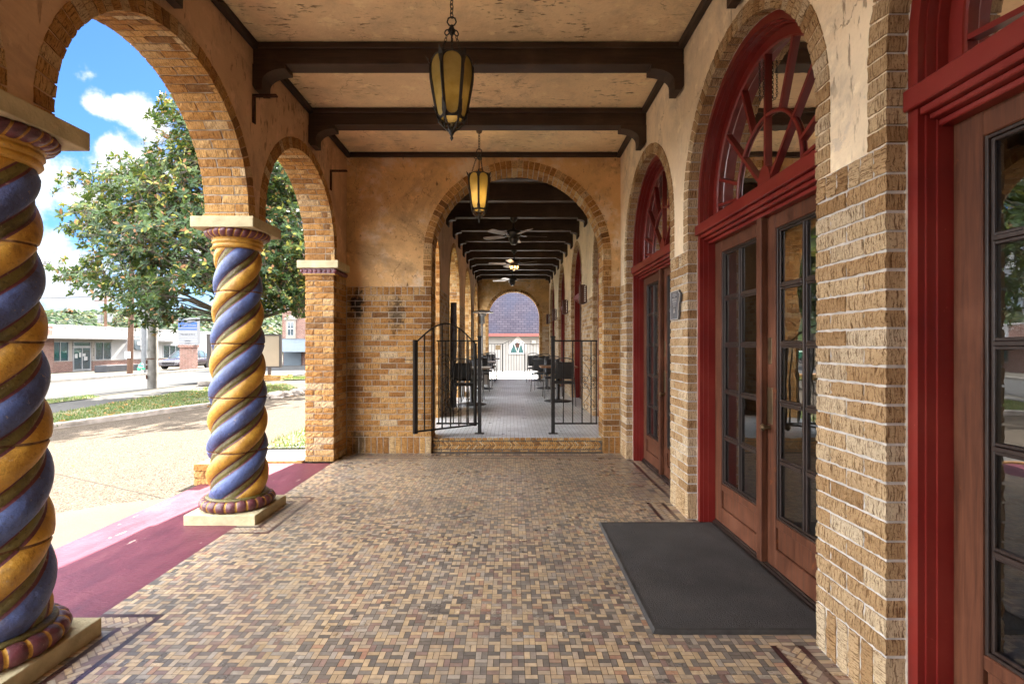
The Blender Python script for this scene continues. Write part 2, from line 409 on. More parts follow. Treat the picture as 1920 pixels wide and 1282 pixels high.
def ring(mb, P, c, R, zs, zb, w=.10, dep=.095, proud=.006, ch=.071, soff=None, nu=3, nv=2, m=0):
    """arch ring: P(s,z,d) -> point (d into the wall). c centre, R intrados, zs spring, zb lowest z of the straight jamb part.
    soff=(depth0,depth1): rows of bricks seen on the intrados"""
    nrm = (V(P(0, 0, 0))-V(P(0, 0, 1))).normalized()
    N = int(round(PI*(R+w/2)/ch)); rows = []
    nj = max(0, int(round((zs-zb)/ch)))
    for k in range(nj):
        za = zb+(zs-zb)*k/nj+J/2; zc = zb+(zs-zb)*(k+1)/nj-J/2
        for sg in (-1, 1): rows.append(((c+sg*R, za), (c+sg*(R+w), za), (c+sg*(R+w), zc), (c+sg*R, zc), k))
    for k in range(N):
        t0 = PI*k/N+.5*J/R; t1 = PI*(k+1)/N-.5*J/R; t1o = PI*(k+1)/N-.5*J/(R+w); t0o = PI*k/N+.5*J/(R+w)
        f = lambda r, t: (c+r*math.cos(t), zs+r*math.sin(t))
        rows.append((f(R, t0), f(R+w, t0o), f(R+w, t1o), f(R, t1), k))
    for (a, b, c2, d, k) in rows:
        if dep > 0:
            pts = [P(x[0], x[1], -proud) for x in (a, b, c2, d)]
            g = (V(pts[1])-V(pts[0])).cross(V(pts[3])-V(pts[0]))
            if g.dot(nrm) < 0: pts = [pts[3], pts[2], pts[1], pts[0]]
            brick4(mb, *pts, nrm, dep+proud, nu=nu, nv=nv, jit=.0022, m=m)
        if soff:
            d0, d1 = soff; L = .2 if k % 2 else .098; x = d0
            while x < d1-.02:
                if x+L > d1 or d1-(x+L) < .05: L = d1-x
                q = [V(P(a[0], a[1], x)), V(P(a[0], a[1], x+L)), V(P(d[0], d[1], x+L)), V(P(d[0], d[1], x))]
                inn = V(P(c, zs if a[1] >= zs-1e-6 else (a[1]+d[1])/2, x))-q[0]
                dirn = V(P((b[0]), b[1], x))-V(P(a[0], a[1], x)); dirn.normalize(); nn = -dirn
                if (q[1]-q[0]).cross(q[3]-q[0]).dot(nn) < 0: q = [q[3], q[2], q[1], q[0]]
                brick4(mb, *q, nn, w*.9, nu=5, nv=2, jit=.0026, m=m); x += L+J; L = .2
def arch_slab(mb, P, s0, s1, z0, z1, T, ops, zsplit, mu=0, ml=1, seg=28, back=True):
    """wall slab with arched openings; P(s,z,d); ops [(c,R,zs,zb)]"""
    nrm = (V(P(0, 0, 0))-V(P(0, 0, 1)))
    def q(a, b, c, d, m, flip=False):
        A = [V(P(*x)) for x in (a, b, c, d)]
        mb.face(A[::-1] if flip else A, m)
    flip = ((V(P(1, 0, 0))-V(P(0, 0, 0))).cross(V(P(0, 1, 0))-V(P(0, 0, 0)))).dot(nrm) < 0
    def panel(a, b, za, zb_):
        if zb_-za < 1e-5 or b-a < 1e-5: return
        for d in ((0, T) if back else (0,)):
            if za < zsplit < zb_: L = [(za, zsplit, ml), (zsplit, zb_, mu)]
            else: L = [(za, zb_, ml if zb_ <= zsplit+1e-6 else mu)]
            for (p, r, m) in L: q((a, p, d), (b, p, d), (b, r, d), (a, r, d), m, flip ^ (d > 0))
    x = s0
    for (c, R, zs, zb) in sorted(ops):
        panel(x, c-R, z0, z1)
        if zb > z0: panel(c-R, c+R, z0, zb)
        th = [PI*(1-k/seg) for k in range(seg+1)]
        pt = [(c+R*math.cos(t), zs+R*math.sin(t)) for t in th]
        for k in range(seg):
            (a, za), (b, zb2) = pt[k], pt[k+1]
            for d in ((0, T) if back else (0,)):
                q((a, za, d), (b, zb2, d), (b, z1, d), (a, z1, d), mu, flip ^ (d > 0))
            q((a, za, 0), (a, za, T), (b, zb2, T), (b, zb2, 0), ml, not flip)
        for sx in (c-R, c+R):
            f = flip ^ (sx > c)
            if zs > zsplit > zb: segs = [(zb, zsplit), (zsplit, zs)]
            else: segs = [(zb, zs)]
            for (za, zc) in segs: q((sx, za, 0), (sx, za, T), (sx, zc, T), (sx, zc, 0), ml, not f)
        x = c+R
    panel(x, s1, z0, z1)
    q((s0, z1, 0), (s1, z1, 0), (s1, z1, T), (s0, z1, T), mu, not flip)
    q((s0, z0, 0), (s0, z1, 0), (s0, z1, T), (s0, z0, T), mu, flip); q((s1, z0, 0), (s1, z0, T), (s1, z1, T), (s1, z1, 0), mu, flip)

BT = 2.09          # top of the brick zone
def brick_zone(mb, o, u, n, W, odd=0, z0=0, **k):
    soldier(mb, o, u, n, W, z0, z0+.208, **k)
    courses(mb, o, u, n, W, z0+.208, z0+1.983, odd=odd, **k)
    soldier(mb, o, u, n, W, z0+1.983, z0+BT, **k)

# ------------------------------------------------------------------ door wall (right)
DOORS = [1.045, 3.155, 5.265]; DR = .835; DZ = 2.42
PR = lambda s, z, d: (XR+d, s, z)
w = thing('door_wall', 'cream stucco wall over pale rough brick piers holding the red arched doorways', 'wall', (XR, 3.2, 0))
mb = MB()
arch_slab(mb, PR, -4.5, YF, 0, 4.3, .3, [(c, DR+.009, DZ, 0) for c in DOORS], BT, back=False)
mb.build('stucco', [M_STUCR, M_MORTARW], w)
for (a, b) in ((-.5, .21), (1.88, 2.32), (3.99, 4.43), (6.10, YF)):
    # u must run along -Y so that u x z = -X
    mb = MB(); brick_zone(mb, (XR-.008, b, 0), (0, -1, 0), (-1, 0, 0), b-a, odd=0, nu=9 if a < 3 else 6, nv=4 if a < 3 else 3, jit=.0034); mb.build('pier_bricks', M_BRICKR, w, attr='r')
for c in DOORS: mb = MB(); ring(mb, PR, c, DR, DZ, BT, proud=.008, nu=4, nv=3); mb.build('arch_bricks', M_BRICKR, w, attr='r')

# ------------------------------------------------------------------ end wall with the big arch
PF = lambda s, z, d: (s, YF+d, z)
EC, ER, EZ = .087, 1.075, 2.49
w = thing('end_wall', 'stained tan stucco wall with one wide brick arch opening onto the terrace', 'wall', (0, YF, 0))
mb = MB(); arch_slab(mb, PF, -2.39, XR+.25, 0, 4.3, .35, [(EC, ER+.009, EZ, 0)], BT)
mb.build('stucco', [M_STUCF, M_MORTAR], w)
mb = MB()
brick_zone(mb, (-2.05, YF-.008, 0), (1, 0, 0), (0, -1, 0), (EC-ER)+2.05, nu=6, nv=3)
brick_zone(mb, (EC+ER, YF-.008, 0), (1, 0, 0), (0, -1, 0), XR-EC-ER, nu=6, nv=3)
ring(mb, PF, EC, ER, EZ, BT, proud=.008, soff=(.108, .35), nu=3, nv=2)
for sg in (-1, 1):   # jamb returns
    x = EC+sg*ER
    if sg < 0: courses(mb, (x-.0, YF+.35, 0), (0, -1, 0), (1, 0, 0), .245, 0, BT, nu=5, nv=2)
    else: courses(mb, (x, YF+.105, 0), (0, 1, 0), (-1, 0, 0), .245, 0, BT, nu=5, nv=2)
mb.build('brickwork', M_BRICKF, w, attr='r')

# ------------------------------------------------------------------ arcade wall (left)
PL = lambda s, z, d: (XL-d, s, z)
ARCHES = [(1.135, .855, 2.40), (3.165, .855, 2.39), (5.14, .84, 2.42)]
CAPZ = 2.335
w = thing('arcade_wall', 'stucco arcade wall with brick arches springing from the painted columns', 'wall', (-2.22, 3, 0))
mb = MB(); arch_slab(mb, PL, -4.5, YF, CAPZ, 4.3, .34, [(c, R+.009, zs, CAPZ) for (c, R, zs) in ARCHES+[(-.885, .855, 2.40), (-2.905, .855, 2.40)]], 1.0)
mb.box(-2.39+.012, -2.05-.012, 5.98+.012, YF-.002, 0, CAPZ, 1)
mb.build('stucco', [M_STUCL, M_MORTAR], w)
for (c, Ra, zs) in ARCHES: mb = MB(); ring(mb, PL, c, Ra, zs, CAPZ, dep=.03, proud=.008, soff=(-.002, .34), nu=3, nv=2); mb.build('arch_bricks', M_BRICK, w, attr='r')
mb = MB()
# pier at the far end: front face and inner face
courses(mb, (-2.39, 5.98, 0), (1, 0, 0), (0, -1, 0), .34, 0, CAPZ-.09, nu=8, nv=3, jit=.0035)
courses(mb, (-2.05, 6.08, 0), (0, 1, 0), (1, 0, 0), YF-6.09, 0, CAPZ-.09, odd=1, nu=6, nv=3)
mb.build('pier_bricks', M_BRICK, w, attr='r')
# impost of the pier
mb = MB(); mb.box(-2.46, -1.985, 5.925, 6.36, CAPZ-.088, CAPZ-.001); mb.build('impost', M_PLINTH, w, bevel=.004)
mb = MB()
def egg(mb, p, n, up, wd, ht, dp):
    """half egg ornament on a face"""
    p, n, up = V(p), V(n).normalized(), V(up); s = n.cross(up)
    P = []
    for i in range(5):
        a = PI*i/4
        P.append([p+s*(math.cos(a)*wd/2*math.sin(PI*(.12+.76*j/5)))+n*(math.sin(a)*dp*math.sin(PI*(.12+.76*j/5)))-up*(ht*j/5) for j in range(6)])
    mb.grid(P, 0)
for k in range(8): egg(mb, (-2.415+k*.0545+.0, 5.975, CAPZ-.09), (0, -1, 0), (0, 0, 1), .05, .062, .034)
for k in range(8): egg(mb, (-2.045, 5.985+k*.0545, CAPZ-.09), (1, 0, 0), (0, 0, 1), .05, .062, .034)
mb.box(-2.41, -2.04, 5.955, 6.38, CAPZ-.15, CAPZ-.0885, 1); mb.box(-2.405, -2.035, 5.962, 6.39, CAPZ-.163, CAPZ-.1505, 2)
mb.build('egg_moulding', [M_OXBL, M_OXBL, M_GOLD], w)

mb = MB(); mb.box(-2.05, XR, -2.75, -2.4, 0, CEIL-.001); tag(mb.build('rear_light_blocker', M_STUCF), kind='structure')  # solid wall added unseen behind the camera to block light from the rear
# ------------------------------------------------------------------ twisted columns
def column(cx, cy, label, ph0):
    t = thing('twisted_column', label, 'column', (cx, cy, 0), 'painted twisted columns of the arcade')
    mb = MB(); mb.box(cx-.27, cx+.27, cy-.27, cy+.27, -.02, .076); mb.build('plinth', M_PLINTH, t, bevel=.006, seg=2)
    def beads(name, zc, rc, rt, n, ry, tw=0, flare=0):
        mb = MB(); P = []; per = 10
        for i in range(n*per):
            a = 2*PI*i/(n*per); u = (i % per)/per
            b = abs(math.sin(PI*u)) ** .55
            row = []
            for j in range(12):
                q = 2*PI*j/12; rad = rt*(.74+.34*b)
                aa = a+tw*math.sin(q)
                R_ = rc+rad*math.cos(q)+flare*math.sin(q)
                row.append((cx+R_*math.cos(aa), cy+R_*math.sin(aa), zc+ry*(.82+.2*b)*math.sin(q)))
            P.append(row)
        mb.grid(P, closeu=True, closev=True, mf=lambda i, j: 1 if i % per in (0, per-1) else 0)
        return mb.build(name, [M_OXBL, M_GOLD], t, recalc=True)
    beads('base_ring', .118, .232, .042, 22, .044)
    mb = MB(); mb.lathe([(.20, .150), (.226, .152), (.231, .163), (.224, .174), (.20, .176)], (cx, cy, 0), 48); mb.build('base_fillet', M_OLIVE, t)
    # shaft
    prof = []   # angle in sector, radius factor, material
    mats = []
    for s in range(4):
        b0 = s*PI/2; A = R(58)
        nb = 12
        for k in range(nb): prof.append((b0+A*k/nb, .90+.125*math.sin(PI*(k+.001)/nb) ** .62)); mats.append(0 if s % 2 == 0 else 1)
        for (d0, d1, rf, mt) in ((58, 60.5, .875, 3), (60.5, 63, .85, 3)): prof.append((b0+R(d0), rf)); mats.append(mt)
        for k in range(4): prof.append((b0+R(63+22*k/4), .86+.03*math.sin(PI*k/4))); mats.append(2)
        for (d0, rf) in ((85, .85), (87.5, .875)): prof.append((b0+R(d0), rf)); mats.append(3)
    z0, z1 = .170, 2.125; lead = .86
    joints = [.52, .945, 1.365, 1.775]
    zs = [z0+(z1-z0)*k/110 for k in range(111)]
    jrows = []
    for jz in joints: zs += [jz-.008, jz-.005, jz+.005, jz+.008]
    zs = sorted(set(zs)); P = []
    for z in zs:
        u = (z-z0)/(z1-z0); R0 = .222-.056*u-.012*math.sin(PI*u)*0
        R0 += .006*math.sin(PI*min(1, u*1.2))
        cut = .972 if any(abs(z-jz) < .006 for jz in joints) else 1.0
        # lobes flatten where they meet the rings
        fl = min(1, (z-z0)/.06, (z1-z)/.05); fl = max(0, fl)
        row = []
        for (a, rf) in prof:
            th = a+2*PI*z/lead+ph0+.018*noise.noise(V((a*3, z*6, cy)))
            wob = 1+.014*noise.noise(V((math.cos(th)*2, math.sin(th)*2, z*3+cx)))+.007*noise.noise(V((math.cos(th)*7, math.sin(th)*7, z*11+cy)))
            rf2 = .90+(rf-.90)*(.25+.75*fl)
            row.append((cx+R0*rf2*cut*wob*math.cos(th), cy+R0*rf2*cut*wob*math.sin(th), z+.004*noise.noise(V((th, z*2, 1)))))
        P.append(row)
    npf = len(prof)
    mb = MB()
    mb.grid(P, closev=True, mf=lambda i, j: 4 if any(abs((zs[i]+zs[i+1])/2-jz) < .0052 for jz in joints) else mats[j])
    mb.f = [tuple(reversed(f)) for f in mb.f]
    mb.build('shaft', [M_GOLD, M_BLUE, M_OLIVE, M_OXBL, M_SEAM], t)
    mb = MB(); mb.lathe([(.15, 2.112), (.172, 2.114), (.181, 2.127), (.178, 2.141), (.171, 2.146), (.178, 2.150), (.187, 2.161), (.184, 2.174), (.176, 2.179), (.183, 2.184), (.190, 2.192), (.184, 2.202), (.15, 2.205)], (cx, cy, 0), 48); mb.build('neck_ring', M_GOLD, t)
    beads('capital_ring', 2.222, .196, .038, 26, .034, tw=.05, flare=.014)
    mb = MB(); mb.box(cx-.24, cx+.24, cy-.24, cy+.24, 2.25, CAPZ-.001); mb.build('abacus', M_PLINTH, t, bevel=.005, seg=2)
    return t
column(-2.19, 4.14, 'blue and gold twisted column standing whole beside the low brick stub', R(40))
c1 = column(-2.19, 2.15, 'blue and gold twisted column nearest the camera, cut by the left picture edge', R(130))
# ------------------------------------------------------------------ tiled porch floor
S_ = 3.225/61; FX0 = -2.055; FX1 = 1.17
def tcol(k=None):
    u = random.random() if k is None else k
    if u < .46: c = random.choice([(.51, .38, .24), (.55, .42, .28), (.47, .35, .235), (.45, .36, .265)])
    elif u < .60: c = random.choice([(.38, .32, .27), (.40, .35, .30), (.44, .36, .28)])
    elif u < .88: c = random.choice([(.165, .148, .136), (.185, .163, .148), (.20, .172, .15), (.235, .208, .182)])
    elif u < .965: c = random.choice([(.25, .17, .15), (.29, .20, .17)])
    else: c = random.choice([(.42, .25, .17), (.41, .28, .21), (.37, .215, .155)])
    f = rr(.88, 1.12); return (c[0]*f, c[1]*f, c[2]*f)
mb = MB(); mbG = MB(); G = .0011
def tquad(x0, x1, y0, y1, c): mb.face([(x0+G, y0+G, 0), (x1-G, y0+G, 0), (x1-G, y1-G, 0), (x0+G, y1-G, 0)], 0, c=c)
nx = 61; Y1 = YF-.005
rects = [(-2.06, FX0+6*S_, None), ]
yb = lambda y: round(y/S_)*S_
plr = [(yb(4.14-.27-.16), yb(4.14+.27+.19)), (yb(2.15-.27-.16), yb(2.15+.27+.19))]
XBL = FX0+6*S_
YB0 = yb(6.20)
def inb(x, y):
    if y > YB0: return True
    return any(a < y < b and x < XBL for a, b in plr)
ix0 = 0
for i in range(nx):
    for j in range(int(-.9/S_), int(YB0/S_)):
        x = FX0+i*S_; y = j*S_
        if inb(x+S_/2, y+S_/2): continue
        da = random.random(); a = da*.62 if random.random() < .70 else None
        b = (.60+.40*random.random()) if (a is not None and random.random() < .72) else None
        ca, cb = tcol(a), tcol(b)
        if random.random() < .5: ca, cb = cb, ca
        if (i+j) % 2: tquad(x, x+S_, y, y+S_/2, ca); tquad(x, x+S_, y+S_/2, y+S_, cb)
        else: tquad(x, x+S_/2, y, y+S_, ca); tquad(x+S_/2, x+S_, y, y+S_, cb)
MAR = lambda: random.choice([(.060, .022, .024), (.080, .030, .030), (.050, .030, .034), (.055, .040, .042)])
def line(p, q, w):
    """row of dark tiles along p-q"""
    p, q = V(p), V(q); d = (q-p); L = d.length; d.normalize(); n = V((-d.y, d.x, 0)); k = max(1, round(L/.107)); s = L/k
    for i in range(k):
        a = p+d*(i*s+G); b = p+d*((i+1)*s-G)
        mb.face([a+n*G, b+n*G, b+n*(w-G), a+n*(w-G)][::1], 0, c=MAR())
def herr(p, q, w):
    """band of slanted tiles, chevron like, between two dark lines"""
    p, q = V(p), V(q); d = (q-p); L = d.length; d.normalize(); n = V((-d.y, d.x, 0))
    mbG.face([p+V((0, 0, -.0012)), q+V((0, 0, -.0012)), q+n*w+V((0, 0, -.0012)), p+n*w+V((0, 0, -.0012))], 1)
    tw = .0265; step = .0392; k = int(L/step); c45 = math.sqrt(.5)
    for i in range(k):
        o = p+d*((i+.5)*step)
        for (b0, ln, sg) in ((.03, .47, 1), (.50, .47, -1)):
            ctr = o+n*(w*(b0+ln/2))+d*(.0 if sg > 0 else step*.5); ln2 = w*ln*.5
            e = (d*sg+n).normalized(); f = V((-e.y, e.x, 0))
            c = tcol(random.random()*.60 if random.random() < .85 else .9)
            hl = .0265
            P = [ctr-e*hl-f*(tw/2-G), ctr+e*hl-f*(tw/2-G), ctr+e*hl+f*(tw/2-G), ctr-e*hl+f*(tw/2-G)]
            mb.face(P, 0, c=c)
def strip(p, q, w, t=.0265):
    p, q = V(p), V(q); d = (q-p); L = d.length; d.normalize(); n = V((-d.y, d.x, 0)); k = max(1, round(L/t)); s = L/k
    for i in range(k):
        a = p+d*(i*s+G); b = p+d*((i+1)*s-G)
        mb.face([a+n*G, b+n*G, b+n*(w-G), a+n*(w-G)], 0, c=tcol())
# along the door wall (lines run -Y so that n points +X)
for (ya, yb_, off) in ((-.9, 2.32, 0), (2.32, 3.99, .235), (3.99, 4.43, 0), (4.43, 6.10, .235), (6.10, YB0, 0)):
    a = lambda x, y: (x, y, 0)
    if off:   # field continues into the door recess
        j = ya
        while j < yb_-.02:
            for q in range(4):
                x = FX1+q*off/4; tquad(x, x+off/4, j, min(j+.0265, yb_), tcol())
            j += .0265
    X0 = FX1+off
    line(a(X0, yb_), a(X0, ya), .026); herr(a(X0+.026, yb_), a(X0+.026, ya), .098); line(a(X0+.124, yb_), a(X0+.124, ya), .026)
    if off: strip(a(X0+.15, yb_), a(X0+.15, ya), .055)
    else: strip(a(X0+.15, yb_), a(X0+.15, ya), .062)
# along the end wall
line((FX0+.0, YB0, 0), (XR, YB0, 0), .026); herr((FX0, YB0+.026, 0), (XR, YB0+.026, 0), .098); line((FX0, YB0+.124, 0), (XR, YB0+.124, 0), .026); strip((FX0, YB0+.15, 0), (XR, YB0+.15, 0), YF-.003-YB0-.15)
# around the plinths
for (a, b) in plr:
    x1 = XBL
    line((x1, b, 0), (x1-.0, a, 0), -.026); herr((x1-.026-.098, b-.12, 0), (x1-.026-.098, a+.12, 0), .098); line((x1-.124, b-.124, 0), (x1-.124, a+.124, 0), -.026)
    line((FX0, b-.026, 0), (x1-.026, b-.026, 0), .026); herr((FX0, b-.124, 0), (x1-.026, b-.124, 0), .098)
    line((FX0, a, 0), (x1-.026, a, 0), .026); herr((FX0, a+.026, 0), (x1-.026, a+.026, 0), .098)
    strip((FX0, b-.15, 0), (FX0, a+.15, 0), .17)
# normals up
for k, f in enumerate(mb.f):
    p = [V(mb.v[i]) for i in f]
    if (p[1]-p[0]).cross(p[2]-p[0]).z < 0: mb.f[k] = tuple(reversed(f))
fl = mb.build('porch_floor', M_TILE, attr='c'); tag(fl, kind='structure')
mbG.face([(-2.055, -5, -.003), (XR+.25, -5, -.003), (XR+.25, YF+.1, -.003), (-2.055, YF+.1, -.003)], 0)
for k, f in enumerate(mbG.f):
    p = [V(mbG.v[i]) for i in f]
    if (p[1]-p[0]).cross(p[2]-p[0]).z < 0: mbG.f[k] = tuple(reversed(f))
mbG.build('grout_bed', [M_GROUT, M_MAROON], fl)

# painted strip between the columns
def m_strip():
    t = NT('worn_red_floor_paint'); co = t.coord((3, 1, 1)); n = t.noise(co, 2.2, 6, .65)
    c = t.ramp(n, [(.3, (.085, .020, .032)), (.55, (.125, .027, .042)), (.8, (.155, .044, .056))])
    p = t.step(t.noise(t.coord((1.5, .5, 1), loc=(2, 7, 0)), 5.5, 6, .65), .655, .68)
    c = t.mix(t.math('MULTIPLY', p, .75), c, (.50, .36, .30))
    sc2 = t.step(t.noise(t.coord((1, 3, 1)), 30, 4, .6), .58, .7); c = t.mix(t.math('MULTIPLY', sc2, .3), c, (.05, .012, .022))
    t.bsdf.inputs['Specular IOR Level'].default_value = .35; t.set(Base_Color=c, Roughness=t.math('ADD', t.math('MULTIPLY', n, .3), .30)); t.bump(t.noise(t.coord((1, 3, 1)), 22, 5), .35, .01); return t.mat
mb = MB()
for i in range(10):
    for j in range(24):
        x0 = -3.03+.975*i/10; x1 = -3.03+.975*(i+1)/10; y0 = -1+6.92*j/24; y1 = -1+6.92*(j+1)/24
        mb.face([(x0, y0, -.001), (x1, y0, -.001), (x1, y1, -.001), (x0, y1, -.001)])
mb.box(-3.03, -2.055, -1, 5.92, -.12, -.006)
tag(mb.build('painted_floor_strip', m_strip()), kind='structure')

# ------------------------------------------------------------------ ceiling, beams
mb = MB(); mb.box(-2.055, XR+.005, -4.5, YF+.01, CEIL, CEIL+.05)
ce = mb.build('ceiling', M_STUC); tag(ce, kind='structure')
BY = [2.96, 4.09, 5.22]; BWD = .14; BZ = 3.585
mb = MB()
edges = [-4.5]+[v for y in BY for v in (y, y+BWD)]+[YF]
for k in range(0, len(edges), 2):
    a, b = edges[k]+.002, edges[k+1]-.002
    mb.box(XL+.001, XL+.05, a, b, CEIL-.06, CEIL-.002); mb.box(XR-.05, XR-.001, a, b, CEIL-.06, CEIL-.002)
mb.box(XL+.052, XR-.052, YF-.052, YF-.0125, CEIL-.06, CEIL-.002)
mb.build('cornice', M_BEAMY, ce, bevel=.006)
def corbel(mb, x, sg, y0, y1, zt, out=.26, drop=.205, tip=.075, m=0):
    poly = [(0, 0), (out, 0), (out, -.035)]
    for k in range(9):
        a = PI/2*k/8; poly.append((out-(out-tip)*math.sin(a)*1.0, -.035-(drop-.07-.035)*(1-math.cos(a))*1.0))
    poly += [(tip, -drop), (.02, -drop), (0, -drop+.035)]
    f = lambda y: (lambda p: (x+sg*p[0], y, zt+p[1]))
    if sg > 0: mb.prism(poly, f(y0), f(y1), m)
    else: mb.prism(poly, f(y1), f(y0), m)
bl = ['dark wooden ceiling beam directly over the front lantern side of the camera', 'dark wooden ceiling beam just behind the front lantern', 'dark wooden ceiling beam in front of the farther lantern']
for y, l in zip(BY, bl):
    t = thing('ceiling_beam', l, 'beam', (0, y, BZ), 'porch ceiling beams')
    mb = MB(); mb.box(XL+.002, XR-.002, y, y+BWD, BZ, CEIL-.004); mb.build('beam', M_BEAM, t, bevel=.006)
    mb = MB(); mb.box(XL+.003, XR-.003, y-.018, y-.0005, CEIL-.055, CEIL-.005); mb.box(XL+.003, XR-.003, y+BWD+.0005, y+BWD+.018, CEIL-.055, CEIL-.005); mb.build('moulding', M_BEAM, t, bevel=.006)
    for (x, sg) in ((XL+.001, 1), (XR-.001, -1)):
        mb = MB(); corbel(mb, x, sg, y-.004, y+BWD+.004, BZ+.0); mb.build('corbel', M_BEAM, t, recalc=True)

# ------------------------------------------------------------------ iron brackets on the arcade wall
for (y, l) in ((4.10, 'rusty iron hook bracket above the whole twisted column'), (5.86, 'rusty iron hook bracket beside the end wall corner')):
    mb = MB(); mb.box(XL+.004, XL+.012, y-.022, y+.022, 3.12, 3.345); mb.box(XL+.012, XL+.19, y-.020, y+.020, 3.333, 3.345)
    tag(mb.build('iron_bracket', M_RUST), l, 'bracket', 'iron brackets on the arcade wall')

# ------------------------------------------------------------------ lanterns
def m_amber(lit):
    t = NT('amber_glass_lit' if lit > 1 else 'amber_glass'); co = t.coord()
    n = t.noise(co, 70, 4, .6); b = t.noise(co, 9, 4)
    c = t.ramp(b, [(.3, (.27, .205, .058)), (.7, (.41, .325, .115))])
    tl = t.nt.nodes.new('ShaderNodeBsdfTranslucent'); t.put(tl.inputs[0], c)
    t.set(Base_Color=c, Roughness=.22); t.bump(n, .5, .004)
    mx = t.nt.nodes.new('ShaderNodeMixShader'); mx.inputs[0].default_value = .26 if lit < 2 else .45
    t.nt.links.new(t.bsdf.outputs[0], mx.inputs[1]); t.nt.links.new(tl.outputs[0], mx.inputs[2]); t.nt.links.new(mx.outputs[0], t.out.inputs[0])
    return t.mat
def m_emit(name, col, st):
    t = NT(name); t.set(Base_Color=col); t.bsdf.inputs['Emission Color'].default_value = (*col, 1); t.bsdf.inputs['Emission Strength'].default_value = st; return t.mat
M_BULB = m_emit('warm_bulb', (1.0, .62, .22), .5)
M_AMB = m_amber(1); M_AMBL = m_amber(2)
M_CANOPY = simple('tarnished_brass', (.13, .085, .045), .45, .4, 20, .7)
def link(mb, c, d, ln, rad, wr, m=0):
    c, d = V(c), V(d).normalized(); s = V(wr).normalized()
    pts = [c+d*(math.cos(a)*ln/2)+s*(math.sin(a)*rad) for a in [2*PI*k/10 for k in range(10)]]
    mb.tube(pts, rad*.26, 5, m, closed=True)
def chain(mb, a, b, ln, rad):
    a, b = V(a), V(b); d = b-a; k = max(2, round(d.length/(ln*.74))); u = d.normalized().orthogonal(); w = d.cross(u)
    for i in range(k): link(mb, a+d*((i+.5)/k), d, ln, rad, u if i % 2 else w)
